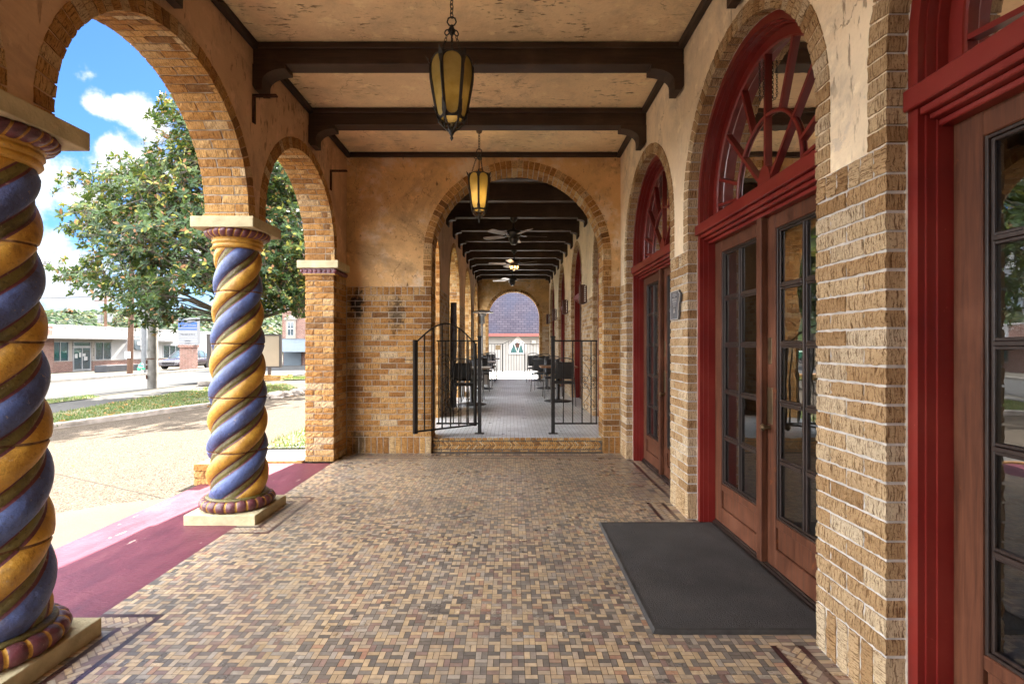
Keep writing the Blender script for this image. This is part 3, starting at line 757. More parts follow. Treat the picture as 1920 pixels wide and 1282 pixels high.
def lantern(x, y, S, rot, label, power):
    t = thing('hanging_lantern', label, 'lantern', (x, y, CEIL), 'amber glass lanterns hanging over the porch')
    zt = 3.235; zb = 2.70   # top of panes, tip
    hub = 3.43
    mb = MB(); mb.lathe([(.015, CEIL-.07), (.03, CEIL-.06), (.036, CEIL-.035), (.06, CEIL-.02), (.072, CEIL-.006), (.072, CEIL-.001)], (x, y, 0), 20); mb.build('canopy', M_CANOPY, t)
    mb = MB(); chain(mb, (x, y, CEIL-.07), (x, y, hub+.085), .040, .012)
    for sg in (-1, 1):
        mb.tube([(x, y, hub+.09), (x+sg*.022, y, hub+.08), (x+sg*.03, y, hub+.055), (x+sg*.018, y, hub+.035), (x, y, hub+.03)], .005, 6)
    mb.lathe([(.004, hub+.03), (.014, hub+.025), (.02, hub+.005), (.028, hub), (.018, hub-.02), (.006, hub-.035)], (x, y, 0), 12)
    mb.cyl((x, y, hub-.03), (x, y, zt-.30), .005, n=8)
    for k in range(3):
        a = rot+PI/6+k*2*PI/3; h = V((x+.035*math.cos(a), y+.035*math.sin(a), hub-.005)); e = V((x+.105*S*math.cos(a), y+.105*S*math.sin(a), zt-.015))
        link(mb, h, (0, 0, 1), .036, .017, (math.cos(a), math.sin(a), 0)); chain(mb, h-V((0, 0, .018)), e, .026, .008)
    mb.build('chain', M_IRON, t)
    r0, r1 = .138*S, .088*S; zp0, zp1 = zt, 2.845
    rad = lambda u: r0*(1-.10*(1-u)**2*1.0) if u > .72 else (r1+(r0*.992-r1)*(u/.72) ** .9)
    mbF = MB(); mbP = MB()
    for k in range(6):
        a0 = rot+k*PI/3; a1 = a0+PI/3
        # rib
        pts = [(x+(rad(u)+.003)*math.cos(a0), y+(rad(u)+.003)*math.sin(a0), zp1+(zp0-.035-zp1)*u) for u in [q/8 for q in range(9)]]
        mbF.tube(pts, .0065, 6)
        am = (a0+a1)/2; nn = V((math.cos(am), math.sin(am), 0)); tt = V((-math.sin(am), math.cos(am), 0))
        # pane outline: rounded top and bottom
        ap = math.cos(PI/6)
        def pp(u, s, off):
            r_ = rad(max(0, min(1, u))); hw = r_*math.sin(PI/6)*.90
            if u > .86: hw *= math.sqrt(max(0, 1-((u-.86)/.14) ** 2))
            if u < .10: hw *= math.sqrt(max(0, 1-((.10-u)/.10) ** 2))
            return V((x, y, zp1+(zp0-zp1)*u))+nn*(r_*ap+off)+tt*(hw*s)
        us = [0, .012, .035, .065, .10]+[.1+.76*q/8 for q in range(1, 9)]+[.90, .94, .97, .99, 1.0]
        mbP.grid([[pp(u, s, .0) for s in (-1, -.5, 0, .5, 1)] for u in us], sm=True)
        loop = [pp(u, 1, .002) for u in us]+[pp(u, -1, .002) for u in reversed(us[1:-1])]
        mbF.tube(loop, .0052, 6, closed=True)
        # spandrel plates close the corner between rounded panes and ribs
        for sgn in (-1, 1):
            aa = a1 if sgn > 0 else a0
            for rng in ((us[-6:]), (us[:6])):
                prev = None
                for u in rng:
                    uu = max(0, min(1, u)); q0 = pp(u, sgn, .0005)
                    q1 = V((x+rad(uu)*math.cos(aa), y+rad(uu)*math.sin(aa), zp1+(zp0-zp1)*u))
                    if prev: mbF.face([prev[0], prev[1], q1, q0])
                    prev = (q0, q1)
        # leaf tips at top and bottom of each rib
        for (u, h, o) in ((.90, .055, .028), (.08, .06, .03)):
            c0 = V((x+(rad(u)+.008)*math.cos(a0), y+(rad(u)+.008)*math.sin(a0), zp1+(zp0-zp1)*u)); n0 = V((math.cos(a0), math.sin(a0), 0)); t0 = V((-n0.y, n0.x, 0))
            mbF.grid([[c0-V((0, 0, h))-t0*.004+n0*.0, c0-V((0, 0, h))+t0*.004], [c0-t0*.017, c0+t0*.017], [c0+V((0, 0, h*.55))-t0*.010+n0*.004, c0+V((0, 0, h*.55))+t0*.010+n0*.004], [c0+V((0, 0, h*.95))+n0*o, c0+V((0, 0, h*.95))+n0*o]])
            mbF.grid([[p-n0*.003 for p in row] for row in [[c0-t0*.017, c0+t0*.017], [c0+V((0, 0, h*.9))+n0*o*.9-t0*.003, c0+V((0, 0, h*.9))+n0*o*.9+t0*.003]]])
        # bottom scrolls
        p0 = V((x+r1*math.cos(a0), y+r1*math.sin(a0), zp1+.01)); p2 = V((x, y, zb+.055))
        mbF.tube([p0, p0*.75+p2*.25+V((math.cos(a0), math.sin(a0), 0))*.016-V((0, 0, .012)), p0*.4+p2*.6+V((math.cos(a0), math.sin(a0), 0))*.012-V((0, 0, .012)), p2], .0065, 6)
        for q in range(3):
            w0 = p0*.5+p2*.5+V((rr(-.02, .02), rr(-.02, .02), rr(-.02, .01))); e0 = V((math.cos(a0+rr(-.4, .4)), math.sin(a0+rr(-.4, .4)), rr(-.6, .5)))
            s0 = e0.orthogonal().normalized()*.009
            mbF.face([w0-s0, w0+e0*.03, w0+s0], 1)
    mbF.lathe([(r1*.98, zp1+.012), (r1*1.04, zp1+.004), (r1*.9, zp1-.006)], (x, y, 0), 6, capb=False, capt=False)
    mbF.lathe([(.001, zb), (.012, zb+.02), (.007, zb+.032), (.02, zb+.055), (.028, zb+.075), (.012, zb+.10), (.004, zb+.11)], (x, y, 0), 10)
    mbF.build('frame', [M_IRON, M_RUST], t)
    mbP.build('pane', M_AMBL if power > .3 else M_AMB, t)
    mb = MB(); mb.lathe([(.001, zt-.30), (.017, zt-.285), (.022, zt-.26), (.016, zt-.23), (.012, zt-.21)], (x, y, 0), 12); mb.build('bulb', M_BULB, t)
    li = bpy.data.lights.new('lantern_light', 'POINT'); li.energy = power; li.color = (1, .66, .30); li.shadow_soft_size = .03
    lo = bpy.data.objects.new('lantern_light', li); COL.objects.link(lo); lo.location = (x, y, zt-.25); adopt(lo, t)
    lo.matrix_parent_inverse = Matrix.Translation(t.location).inverted()
lantern(-.388, 3.40, 1.0, R(8), 'large amber glass iron lantern on a chain nearest the camera', .03)
lantern(-.345, 5.68, .90, R(30), 'glowing amber lantern farther back in front of the end wall arch', .42)

# ------------------------------------------------------------------ double doors with fanlight
def sweep(mb, prof, cy, hw, zs, z0, m=None, seg=30, sm=False):
    """sweep profile [(off, x)] along jamb-arch-jamb; off measured inwards"""
    path = []
    def st(f): return [f(o, x) for (o, x) in prof]
    rows = [st(lambda o, x: (x, cy-(hw-o), z0)), st(lambda o, x: (x, cy-(hw-o), zs))]
    for k in range(1, seg):
        a = PI-PI*k/seg
        rows.append(st(lambda o, x: (x, cy+(hw-o)*math.cos(a), zs+(hw-o)*math.sin(a))))
    rows += [st(lambda o, x: (x, cy+(hw-o), zs)), st(lambda o, x: (x, cy+(hw-o), z0))]
    mb.grid(rows, sm=sm, mf=(lambda i, j: m[j]) if m else None)
def make_door(cy, label):
    t = thing('double_door', label, 'door', (XR, cy, 0), 'arched red framed double doors')
    X = XR+.07
    prof = [(-.010, X+.03), (-.010, X-.002), (-.001, X-.002), (.000, X+.002), (.045, X+.002), (.045, X+.028), (.052, X+.028), (.052, X+.062), (.060, X+.062), (.060, X+.165)]
    mb = MB(); sweep(mb, prof, cy, DR, DZ, .0, m=[1, 1, 1, 0, 0, 0, 0, 0, 0])
    mb.build('casing', [M_RED, M_CAULK], t)
    # transom with stepped mouldings
    mb = MB(); hw = DR
    for (z0, z1, x0, hwo) in ((2.196, 2.272, X-.022, .004), (2.168, 2.1955, X+.004, .050), (2.148, 2.1675, X+.030, .0605), (2.125, 2.1475, X+.062, .0605)):
        mb.box(x0, X+.13, cy-hw+hwo, cy+hw-hwo, z0, z1)
    mb.build('transom', M_RED, t, bevel=.004)
    # fanlight sash + bars
    mb = MB(); xs = X+.098
    hi = DR-.0605
    z0 = 2.2725
    sash = [(.0605, xs+.06), (.0605, xs), (.115, xs), (.118, xs+.006), (.124, xs+.012), (.124, xs+.06)]
    sweep(mb, sash, cy, DR, DZ, z0)
    mb.box(xs+.001, xs+.055, cy-DR+.124, cy+DR-.124, z0, z0+.035)
    hub = V((xs+.022, cy, z0+.03)); Rg = DR-.124
    def pt(a, r):   # point on the ray from hub where distance fraction r of way to the glass edge
        d = V((0, math.cos(a), math.sin(a))); lo, hi_ = 0, 2
        for _ in range(30):
            m_ = (lo+hi_)/2; p = hub+d*m_; y, z = p.y-cy, p.z
            ins = abs(y) < Rg and (z < DZ or math.hypot(y, z-DZ) < Rg)
            if ins: lo = m_
            else: hi_ = m_
        return hub+d*lo*r
    f_in = .55
    arc = [pt(PI*k/24, f_in) for k in range(25)]
    mb.tube(arc, .013, 6)
    for k in range(1, 8):
        a = PI*k/8
        mb.bar(pt(a, f_in), pt(a, 1.005), .022, .026, up=(1, 0, 0))
        if k in (2, 4, 6): mb.bar(hub, pt(a, f_in), .022, .026, up=(1, 0, 0))
    for k in (.35, 7.65): mb.bar(pt(PI*k/8, f_in), pt(PI*k/8, 1.0), .020, .024, up=(1, 0, 0))
    pts = [(cy+.085*math.cos(PI*k/12), z0+.03+.15*math.sin(PI*k/12)) for k in range(13)]
    mb.prism(pts[::-1], lambda p: (xs+.04, p[0], p[1]), lambda p: (xs+.004, p[0], p[1]))
    sashp = mb.build('fanlight_sash', M_RED, t)
    mb = MB(); xg = xs+.03
    out = [(cy-Rg-.01, z0+.02)]+[(cy+(Rg+.01)*math.cos(PI-PI*k/24), DZ+(Rg+.01)*math.sin(PI-PI*k/24)) for k in range(25)]+[(cy+Rg+.01, z0+.02)]
    mb.face([(xg, a, b) for (a, b) in out][::-1]); mb.build('pane', M_GLASS, sashp)
    mb = MB(); chain(mb, (xs-.01, cy+.02, DZ+.68), (xs-.01, cy+.02, DZ+.44), .02, .006); chain(mb, (xs-.01, cy-.03, DZ+.66), (xs-.01, cy-.03, DZ+.44), .02, .006); chain(mb, (xs-.01, cy+.02, DZ+.44), (xs-.01, cy-.03, DZ+.44), .02, .006)
    mb.build('fastening_chain', M_IRON, sashp)
    # leaves
    xd = X+.112; th = .045; zt = 2.147; zb = .035
    for sg in (-1, 1):
        ya, yb2 = (cy-DR+.063, cy-.006) if sg < 0 else (cy+.006, cy+DR-.063)
        rec = 0 if sg > 0 else .0
        mb = MB(); sw = .112
        mb.box(xd, xd+th, ya, ya+sw, zb, zt); mb.box(xd, xd+th, yb2-sw, yb2, zb, zt)
        mb.box(xd+.001, xd+th-.001, ya+sw, yb2-sw, zt-.105, zt-.001); mb.box(xd+.001, xd+th-.001, ya+sw, yb2-sw, zb+.001, zb+.115)
        # recessed lower panel + lock rail
        mb.box(xd+.002, xd+th-.002, ya+sw, yb2-sw, zb+.245, zb+.295)
        mb.box(xd+.016, xd+th-.01, ya+sw, yb2-sw, zb+.115, zb+.245)
        leaf = mb.build('door_leaf', M_DOOR, t, bevel=.004)
        mb = MB(); ga, gb = ya+sw, yb2-sw; g0, g1 = zb+.295, zt-.105
        # sticking around the glazing (two small steps)
        for k, (w_, dx) in enumerate(((.012, .008), (.012, .018))):
            o = k*.012
            mb.box(xd+dx, xd+dx+.012, ga+o, ga+o+w_, g0+o, g1-o); mb.box(xd+dx, xd+dx+.012, gb-o-w_, gb-o, g0+o, g1-o)
            mb.box(xd+dx+.0005, xd+dx+.012, ga+o+w_, gb-o-w_, g0+o, g0+o+w_); mb.box(xd+dx+.0005, xd+dx+.012, ga+o+w_, gb-o-w_, g1-o-w_, g1-o)
        nr = 5; ph = (g1-g0)/nr; mid = (ga+gb)/2
        mb.box(xd+.010, xd+th-.008, mid-.008, mid+.008, g0+.024, g1-.024); mb.box(xd+.019, xd+th-.01, mid-.020, mid-.0085, g0+.0245, g1-.0245); mb.box(xd+.019, xd+th-.01, mid+.0085, mid+.020, g0+.0245, g1-.0245)
        for k in range(1, nr):
            z = g0+k*ph
            for (a, b) in ((ga+.024, mid-.0205), (mid+.0205, gb-.024)):
                mb.box(xd+.0105, xd+th-.009, a, b, z-.008, z+.008); mb.box(xd+.0195, xd+th-.011, a, b, z-.020, z-.0085); mb.box(xd+.0195, xd+th-.011, a, b, z+.0085, z+.020)
        mb.build('glazing_bars', M_DOORD, leaf, bevel=.002)
        mb = MB(); mb.face([(xd+.030, ga, g0), (xd+.030, ga, g1), (xd+.030, gb, g1), (xd+.030, gb, g0)]); mb.build('pane', M_GLASS, leaf)
        if sg < 0:
            mb = MB(); yl = yb2-.055
            mb.box(xd-.004, xd+.001, yl-.022, yl+.022, 1.24, 1.40); mb.build('push_plate', M_CANOPY, leaf, bevel=.003); mb = MB(); mb.box(xd-.003, xd+.001, yl-.03, yl+.03, .88, 1.10); mb.lathe([(.018, 0), (.024, .004)], (0, 0, 0), 4) if False else None
            mb.build('lock_plate', M_CANOPY, leaf, bevel=.003)
            mb = MB(); mb.cyl((xd-.0, yl, .86), (xd-.03, yl, .86), .012, n=10); mb.tube([(xd-.03, yl, .86), (xd-.045, yl, .86), (xd-.058, yl, .86)], [.014, .024, .012], 10); mb.build('knob', M_CANOPY, leaf)
    mb = MB(); mb.box(xd-.042, xd-.001, cy-.030, cy+.026, zb+.003, zt-.0015); mb.build('astragal', M_DOOR, t, bevel=.005)
    mb = MB(); mb.box(X+.092, X+.20, cy-DR+.061, cy+DR-.061, -.002, .022); mb.box(X+.105, X+.2, cy-DR+.062, cy+DR-.062, .0225, .034); mb.build('threshold', M_DOORD, t, bevel=.004)
    return t
dB = make_door(DOORS[1], 'arched red framed double door standing beside the black mat')
dA = dup(dB, (XR, DOORS[0], 0), 'arched red framed double door nearest the camera, cut by the right edge')
dC = dup(dB, (XR, DOORS[2], 0), 'arched red framed double door next to the big end wall arch')
# dim interior behind the doors
M_ROOM = simple('interior_plaster', (.23, .17, .12), .9, .2, 3)
M_ROOMF = simple('interior_floor', (.10, .06, .04), .5, .2, 3)
mb = MB(); x0, x1, ya, yb2 = XR+.305, 6.5, -.5, 22.0
mb.face([(x1, ya, 0), (x1, yb2, 0), (x1, yb2, 4.2), (x1, ya, 4.2)]); mb.face([(x0, ya, 0), (x1, ya, 0), (x1, ya, 4.2), (x0, ya, 4.2)]); mb.face([(x1, yb2, 0), (x0, yb2, 0), (x0, yb2, 4.2), (x1, yb2, 4.2)])
mb.face([(x0, ya, 4.2), (x1, ya, 4.2), (x1, yb2, 4.2), (x0, yb2, 4.2)]); mb.face([(x0-.25, ya, -.004), (x1, ya, -.004), (x1, yb2, -.004), (x0-.25, yb2, -.004)], 1)
tag(mb.build('interior_wall', [M_ROOM, M_ROOMF]), kind='structure')
# roof slab over porch and building
M_ROOF = simple('roof_felt', (.16, .15, .14), .9)
mb = MB(); mb.box(-2.40, 6.6, -4.52, YF+.36, 4.301, 4.42); tag(mb.build('roof', M_ROOF), kind='structure')
mb = MB(); mb.box(6.51, 6.6, -.5, 22, 0, 4.3); mb.box(XR+.3, 6.5, -.6, -.51, 0, 4.3); tag(mb.build('rear_building_wall', M_STUCR), kind='structure')
# curtains / blind behind the fanlight glass
# ------------------------------------------------------------------ mat
def m_mat():
    t = NT('rubber_mat'); co = t.coord(); n = t.noise(co, 4, 5)
    d = t.n('TexVoronoi', 0, {'feature': 'F1'}, Vector=co, Scale=150)
    c = t.ramp(n, [(.3, (.030, .027, .026)), (.7, (.052, .048, .046))])
    c = t.mix(t.math('MULTIPLY', t.step(t.noise(co, 55, 3), .74, .78), .5), c, (.22, .20, .18))
    c = t.mix(t.math('MULTIPLY', t.step(t.noise(t.coord(loc=(3, 3, 3)), 2.2, 8, .7), .5, .72), .35), c, (.10, .088, .075))
    t.set(Base_Color=c, Roughness=.8); t.bump(d, .8, .006); return t.mat
M_MAT = m_mat()
mb = MB(); n = 14
P = []
def mz(x, y): return .0165+.002*noise.noise(V((x*2.2, y*2.2, 0)))+(.006 if (x < .75 and y < 2.55) else 0)*max(0, (.75-x)/.08)*max(0, (2.55-y)/.14)
xs_ = [.695+(1.51-.695)*i/n for i in range(n+1)]; ys_ = [2.432+(3.878-2.432)*i/24 for i in range(25)]
mb.grid([[(x, y, mz(x, y)) for y in ys_] for x in xs_])
t = mb.build('door_mat', M_MAT)
mb = MB()
def mrow(pts, out):
    R0 = [V((p[0], p[1], mz(*p)+.0015)) for p in pts]; R1 = [V((p[0]+o[0]*.016, p[1]+o[1]*.016, mz(*p)+.001)) for p, o in zip(pts, out)]; R2 = [V((p[0]+o[0]*.028+rr(-.0012, .0012), p[1]+o[1]*.028+rr(-.0012, .0012), max(.001, mz(*p)-.0155))) for p, o in zip(pts, out)]
    mb.grid([R0, R1, R2], sm=False)
loop = [((x, ys_[0]), (0, -1)) for x in xs_]+[((xs_[-1], y), (1, 0)) for y in ys_]+[((x, ys_[-1]), (0, 1)) for x in reversed(xs_)]+[((xs_[0], y), (-1, 0)) for y in reversed(ys_)]
loop = [(p, ((1 if p[0] > 1.5 else -1 if p[0] < .70 else 0) if (p[1] in (ys_[0], ys_[-1]) and p[0] in (xs_[0], xs_[-1])) else o[0], (1 if p[1] > 3 else -1) if (p[1] in (ys_[0], ys_[-1]) and p[0] in (xs_[0], xs_[-1])) else o[1])) for p, o in loop]
loop.append(loop[0])
mrow([p for p, o in loop], [o for p, o in loop])
bo = mb.build('border', simple('mat_rubber_edge', (.040, .037, .035), .7, .3, 20, 0, .3, .3, 50), recalc=True); bo.parent = t
tag(t, 'black rubber mat lying on the tiles by the door', 'mat')
# ------------------------------------------------------------------ plaque on the pier between the doors
M_PLAQ = simple('plaque_metal', (.16, .17, .19), .45, .2, 20, .6)
M_PLAQL = simple('plaque_letter', (.55, .56, .58), .4, .1, 20, .6)
t = thing('wall_plaque', 'grey metal plaque with an uneven right edge on the pier between doors', 'plaque', (XR, 4.22, 1.67))
# outline in (s to the right as seen, z)
ol = [(0, 0), (.19, 0), (.195, .02), (.20, .06), (.197, .10), (.212, .16), (.21, .20), (.226, .235), (.232, .27), (.24, .30), (.24, .345), (.212, .35), (.212, .385), (0, .385)]
ol = [(a, b*.61) for a, b in ol]
y0, z0 = 4.345, 1.565
fp = lambda d: (lambda p: (XR-.012-d, y0-p[0], z0+p[1]))
mb = MB(); mb.prism(ol, fp(0), fp(.014)); mb.build('plate', M_PLAQ, t)
cx_, cz_ = .115, .117
ins = [((a-cx_)*.93+cx_, (b-cz_)*.95+cz_) for a, b in ol]
mb = MB()
pts = [fp(.0145)(p) for p in ol]; pin = [fp(.0145)(p) for p in ins]
pts2 = [fp(.019)(p) for p in ol]; pin2 = [fp(.019)(p) for p in ins]
for i in range(len(ol)):
    j = (i+1) % len(ol)
    mb.face([pts2[i], pts2[j], pin2[j], pin2[i]]); mb.face([pts[i], pts[j], pts2[j], pts2[i]]); mb.face([pin2[i], pin2[j], pin[j], pin[i]])
mb.build('rim', M_PLAQL, t)
for (s_, zz, sz) in (('THIS PROPERTY', .352, .020), ('HAS BEEN PLACED', .325, .018), ('ON THE', .303, .016), ('NATIONAL', .272, .032), ('REGISTER', .238, .030), ('OF HISTORIC', .208, .020), ('PLACES', .182, .024)):
    M = frame((XR-.0275, y0-.102, z0+zz*.61), (0, -1, 0), (0, 0, 1))
    text_mesh(s_, sz*.72, M, 'lettering', M_PLAQL, t, .0012)
mb = MB(); mb.prism([(.075, .055), (.125, .055), (.10, .095)], fp(.0145), fp(.019)); mb.build('emblem', M_PLAQL, t)

# ------------------------------------------------------------------ terrace
TZ = .18; TL, TR = -1.155, 1.38; TE = 18.3
def m_terr():
    t = NT('terrace_tile'); co = t.coord(); b = t.nt.nodes.new('ShaderNodeTexBrick')
    t.put(b.inputs['Vector'], co); b.offset = 0; b.inputs['Scale'].default_value = 1; b.inputs['Brick Width'].default_value = .053; b.inputs['Row Height'].default_value = .053
    b.inputs['Mortar Size'].default_value = .0028; b.inputs['Color1'].default_value = (.46, .475, .49, 1); b.inputs['Color2'].default_value = (.58, .595, .61, 1); b.inputs['Mortar'].default_value = (.16, .15, .14, 1)
    c = t.mix(t.math('MULTIPLY', t.step(t.noise(co, 1.1, 5), .45, .7), .5), b.outputs[0], (.12, .10, .09))
    t.set(Base_Color=c, Roughness=t.math('ADD', t.math('MULTIPLY', t.noise(co, 7, 4), .22), .20)); t.bump(b.outputs[1], -.3, .004); return t.mat
M_TERR = m_terr()
mb = MB(); mb.box(-1.5, TR+.25, YF+.13, 23.5, 0.0, TZ); tag(mb.build('terrace_floor', M_TERR), kind='structure')
# step riser with chevron tiles
t = thing('brick_step', 'low brick step faced with a chevron band under the wide arch', 'step', (EC, YF+.1, 0))
mb = MB(); mb.box(EC-ER+.002, EC+ER-.002, YF+.085, YF+.1295, 0, TZ-.034); mb.build('riser', M_GROUT, t)
mb = MB()
W = 2*ER-.01
soldier(mb, (EC-ER+.005, YF+.078, 0), (1, 0, 0), (0, -1, 0), W, TZ-.036, TZ-.001, w=.06, dep=.05, nu=2, nv=2, jit=.001)
courses(mb, (EC-ER+.005, YF+.08, 0), (1, 0, 0), (0, -1, 0), W, .002, .03, ch=.028, bl=.1, dep=.004, nu=3, nv=2, jit=.001)
k = int(W/.0285)
for i in range(k):
    x = EC-ER+.02+i*.0285*.985
    for (zc, sg) in ((.063, 1), (.112, -1)):
        e = V((sg, 0, 1)).normalized(); f = V((1, 0, -sg)).normalized() if sg > 0 else V((1, 0, 1)).normalized()
        c0 = V((x+.012, YF+.079, zc)); e = V((.7071*sg, 0, .7071)); f = V((.7071, 0, -.7071*sg))
        a, b = e*.030, f*.0092
        P = [c0-a-b, c0-a+b, c0+a+b, c0+a-b]
        if (P[1]-P[0]).cross(P[3]-P[0]).y > 0: P = P[::-1]
        brick4(mb, *P, (0, -1, 0), .006, nu=2, nv=2, jit=.0006)
mb.build('tile_facing', M_BRICK, t, attr='r')

def m_far_brick(name, vert=True):
    t = NT(name); co = t.nt.nodes.new('ShaderNodeTexCoord').outputs[3]; sx = t.nt.nodes.new('ShaderNodeSeparateXYZ'); t.put(sx.inputs[0], co)
    cb = t.nt.nodes.new('ShaderNodeCombineXYZ'); t.put(cb.inputs[0], t.math('ADD', sx.outputs[0], sx.outputs[1])); t.put(cb.inputs[1], sx.outputs[2])
    b = t.nt.nodes.new('ShaderNodeTexBrick'); t.put(b.inputs['Vector'], cb.outputs[0]); b.inputs['Scale'].default_value = 1
    b.inputs['Brick Width'].default_value = .21; b.inputs['Row Height'].default_value = .071; b.inputs['Mortar Size'].default_value = .006; b.inputs['Bias'].default_value = 0
    b.inputs['Color1'].default_value = (0, 0, 0, 1); b.inputs['Color2'].default_value = (1, 1, 1, 1); b.inputs['Mortar'].default_value = (.5, .5, .5, 1)
    c = t.ramp(b.outputs[0], BR_STOPS)
    n = t.noise(t.coord((30, 30, 6)), 3, 5, .7); c = t.mix(t.math('MULTIPLY', t.step(n, .5, .36), .6), c, (.13, .06, .03))
    c = t.mix(b.outputs[1], c, (.46, .41, .36)); t.set(Base_Color=c, Roughness=.9); t.bsdf.inputs['Specular IOR Level'].default_value = .15
    t.bump(t.math('ADD', t.math('MULTIPLY', b.outputs[1], -1), t.math('MULTIPLY', n, .5)), .6, .012); return t.mat
M_FBR = m_far_brick('terrace_brick')
# terrace walls
w = thing('terrace_arcade_wall', 'shaded terrace wall of open brick arches on the left side', 'wall', (TL, 12, TZ))
PT = lambda s, z, d: (TL-d, s, z)
TA = [(7.62, .75, 2.52, TZ), (10.70, .95, 2.42, TZ), (14.0, .98, 2.40, TZ), (17.25, .90, 2.44, TZ)]
mb = MB(); arch_slab(mb, PT, YF+.352, TE+.35, TZ, 4.3, .35, TA, TZ+2.1)
mb.build('stucco', [M_STUCL, M_FBR], w)
for (c, Ra, zs, zb) in TA: mb = MB(); ring(mb, PT, c, Ra-.009, zs, TZ, dep=.05, soff=(.06, .345), nu=2, nv=1); mb.build('arch_bricks', M_BRICK, w, attr='r')
w = thing('terrace_door_wall', 'cream stucco and brick terrace wall with a row of red arched doors', 'wall', (TR, 12, TZ))
PTR = lambda s, z, d: (TR+d, s, z)
TD = [7.72, 10.82, 13.9, 16.95]
mb = MB(); arch_slab(mb, PTR, YF+.352, TE+.35, TZ, 4.3, .3, [(c, DR+.009, DZ+TZ, TZ) for c in TD], TZ+2.0, back=False)
mb.build('stucco', [M_STUCR, M_FBR], w)
for c in TD: mb = MB(); ring(mb, PTR, c, DR, DZ+TZ, TZ, nu=2, nv=1); mb.build('arch_bricks', M_BRICKR, w, attr='r')
for c, l in zip(TD, ['first terrace double door, half hidden behind the right iron fence panel', 'second terrace double door behind the near right table', 'third terrace double door from the wide arch', 'farthest terrace double door near the end gate']):
    dup(dB, (XR, c, TZ), 'red arched '+l)
w = thing('terrace_gable_wall', 'small far stucco wall with a brick arch framing the iron end gate', 'wall', (0, TE, TZ))
PG = lambda s, z, d: (s, TE+d, z)
mb = MB(); arch_slab(mb, PG, TL+.001, TR-.001, TZ, 4.3, .35, [(.125, .92, 2.36, TZ)], TZ+1.86)
mb.build('stucco', [M_STUCF, M_FBR], w)
mb = MB(); ring(mb, PG, .125, .911, 2.36, TZ, soff=(.108, .35), nu=2, nv=1); mb.build('arch_bricks', M_BRICK, w, attr='r')
mb = MB(); mb.box(-1.52, 6.6, YF+.37, TE+.36, 4.302, 4.42); mb.box(-1.9, 2.6, TE+.362, TE+4.0, 3.76, 3.92); tag(mb.build('terrace_roof_and_sun_blocker', M_ROOF), kind='structure')  # roof, plus an unseen slab added past the end wall to block the sun
# dark planked ceiling and beams
mb = MB()
for k in range(17):
    x0 = TL+k*(TR-TL)/17; mb.box(x0+.003, x0+(TR-TL)/17-.003, YF+.351, TE-.001, 3.92, 3.945)
mb.box(TL, TR, YF+.351, TE, 3.946, 3.97)
tag(mb.build('terrace_ceiling', M_PLANK), kind='structure')
tb = None
for k in range(11):
    y = 7.10+1.06*k
    l = 'dark terrace ceiling beam, '+['nearest, mostly behind the top of the wide arch', 'second from the wide arch', 'third from the wide arch, just beyond the nearest fan rod', 'fourth from the wide arch', 'fifth from the wide arch', 'carrying the middle fan, sixth from the wide arch', 'seventh from the wide arch', 'fourth from the far end wall', 'third from the far end wall', 'second from the far end wall', 'last, touching the far end wall'][k]
    if tb is None:
        t = tb = thing('terrace_beam', l, 'beam', (0, y, 3.65), 'dark beams across the terrace ceiling')
        mb = MB(); mb.box(TL+.002, TR-.002, y, y+.13, 3.65, 3.919); mb.build('beam', M_BEAM, t, bevel=.006)
        for (x, sg) in ((TL+.001, 1), (TR-.001, -1)):
            mb = MB(); corbel(mb, x, sg, y-.003, y+.133, 3.65, out=.17, drop=.15, tip=.05); mb.build('corbel', M_BEAM, t, recalc=True)
    else: dup(tb, (0, y, 3.65), l)

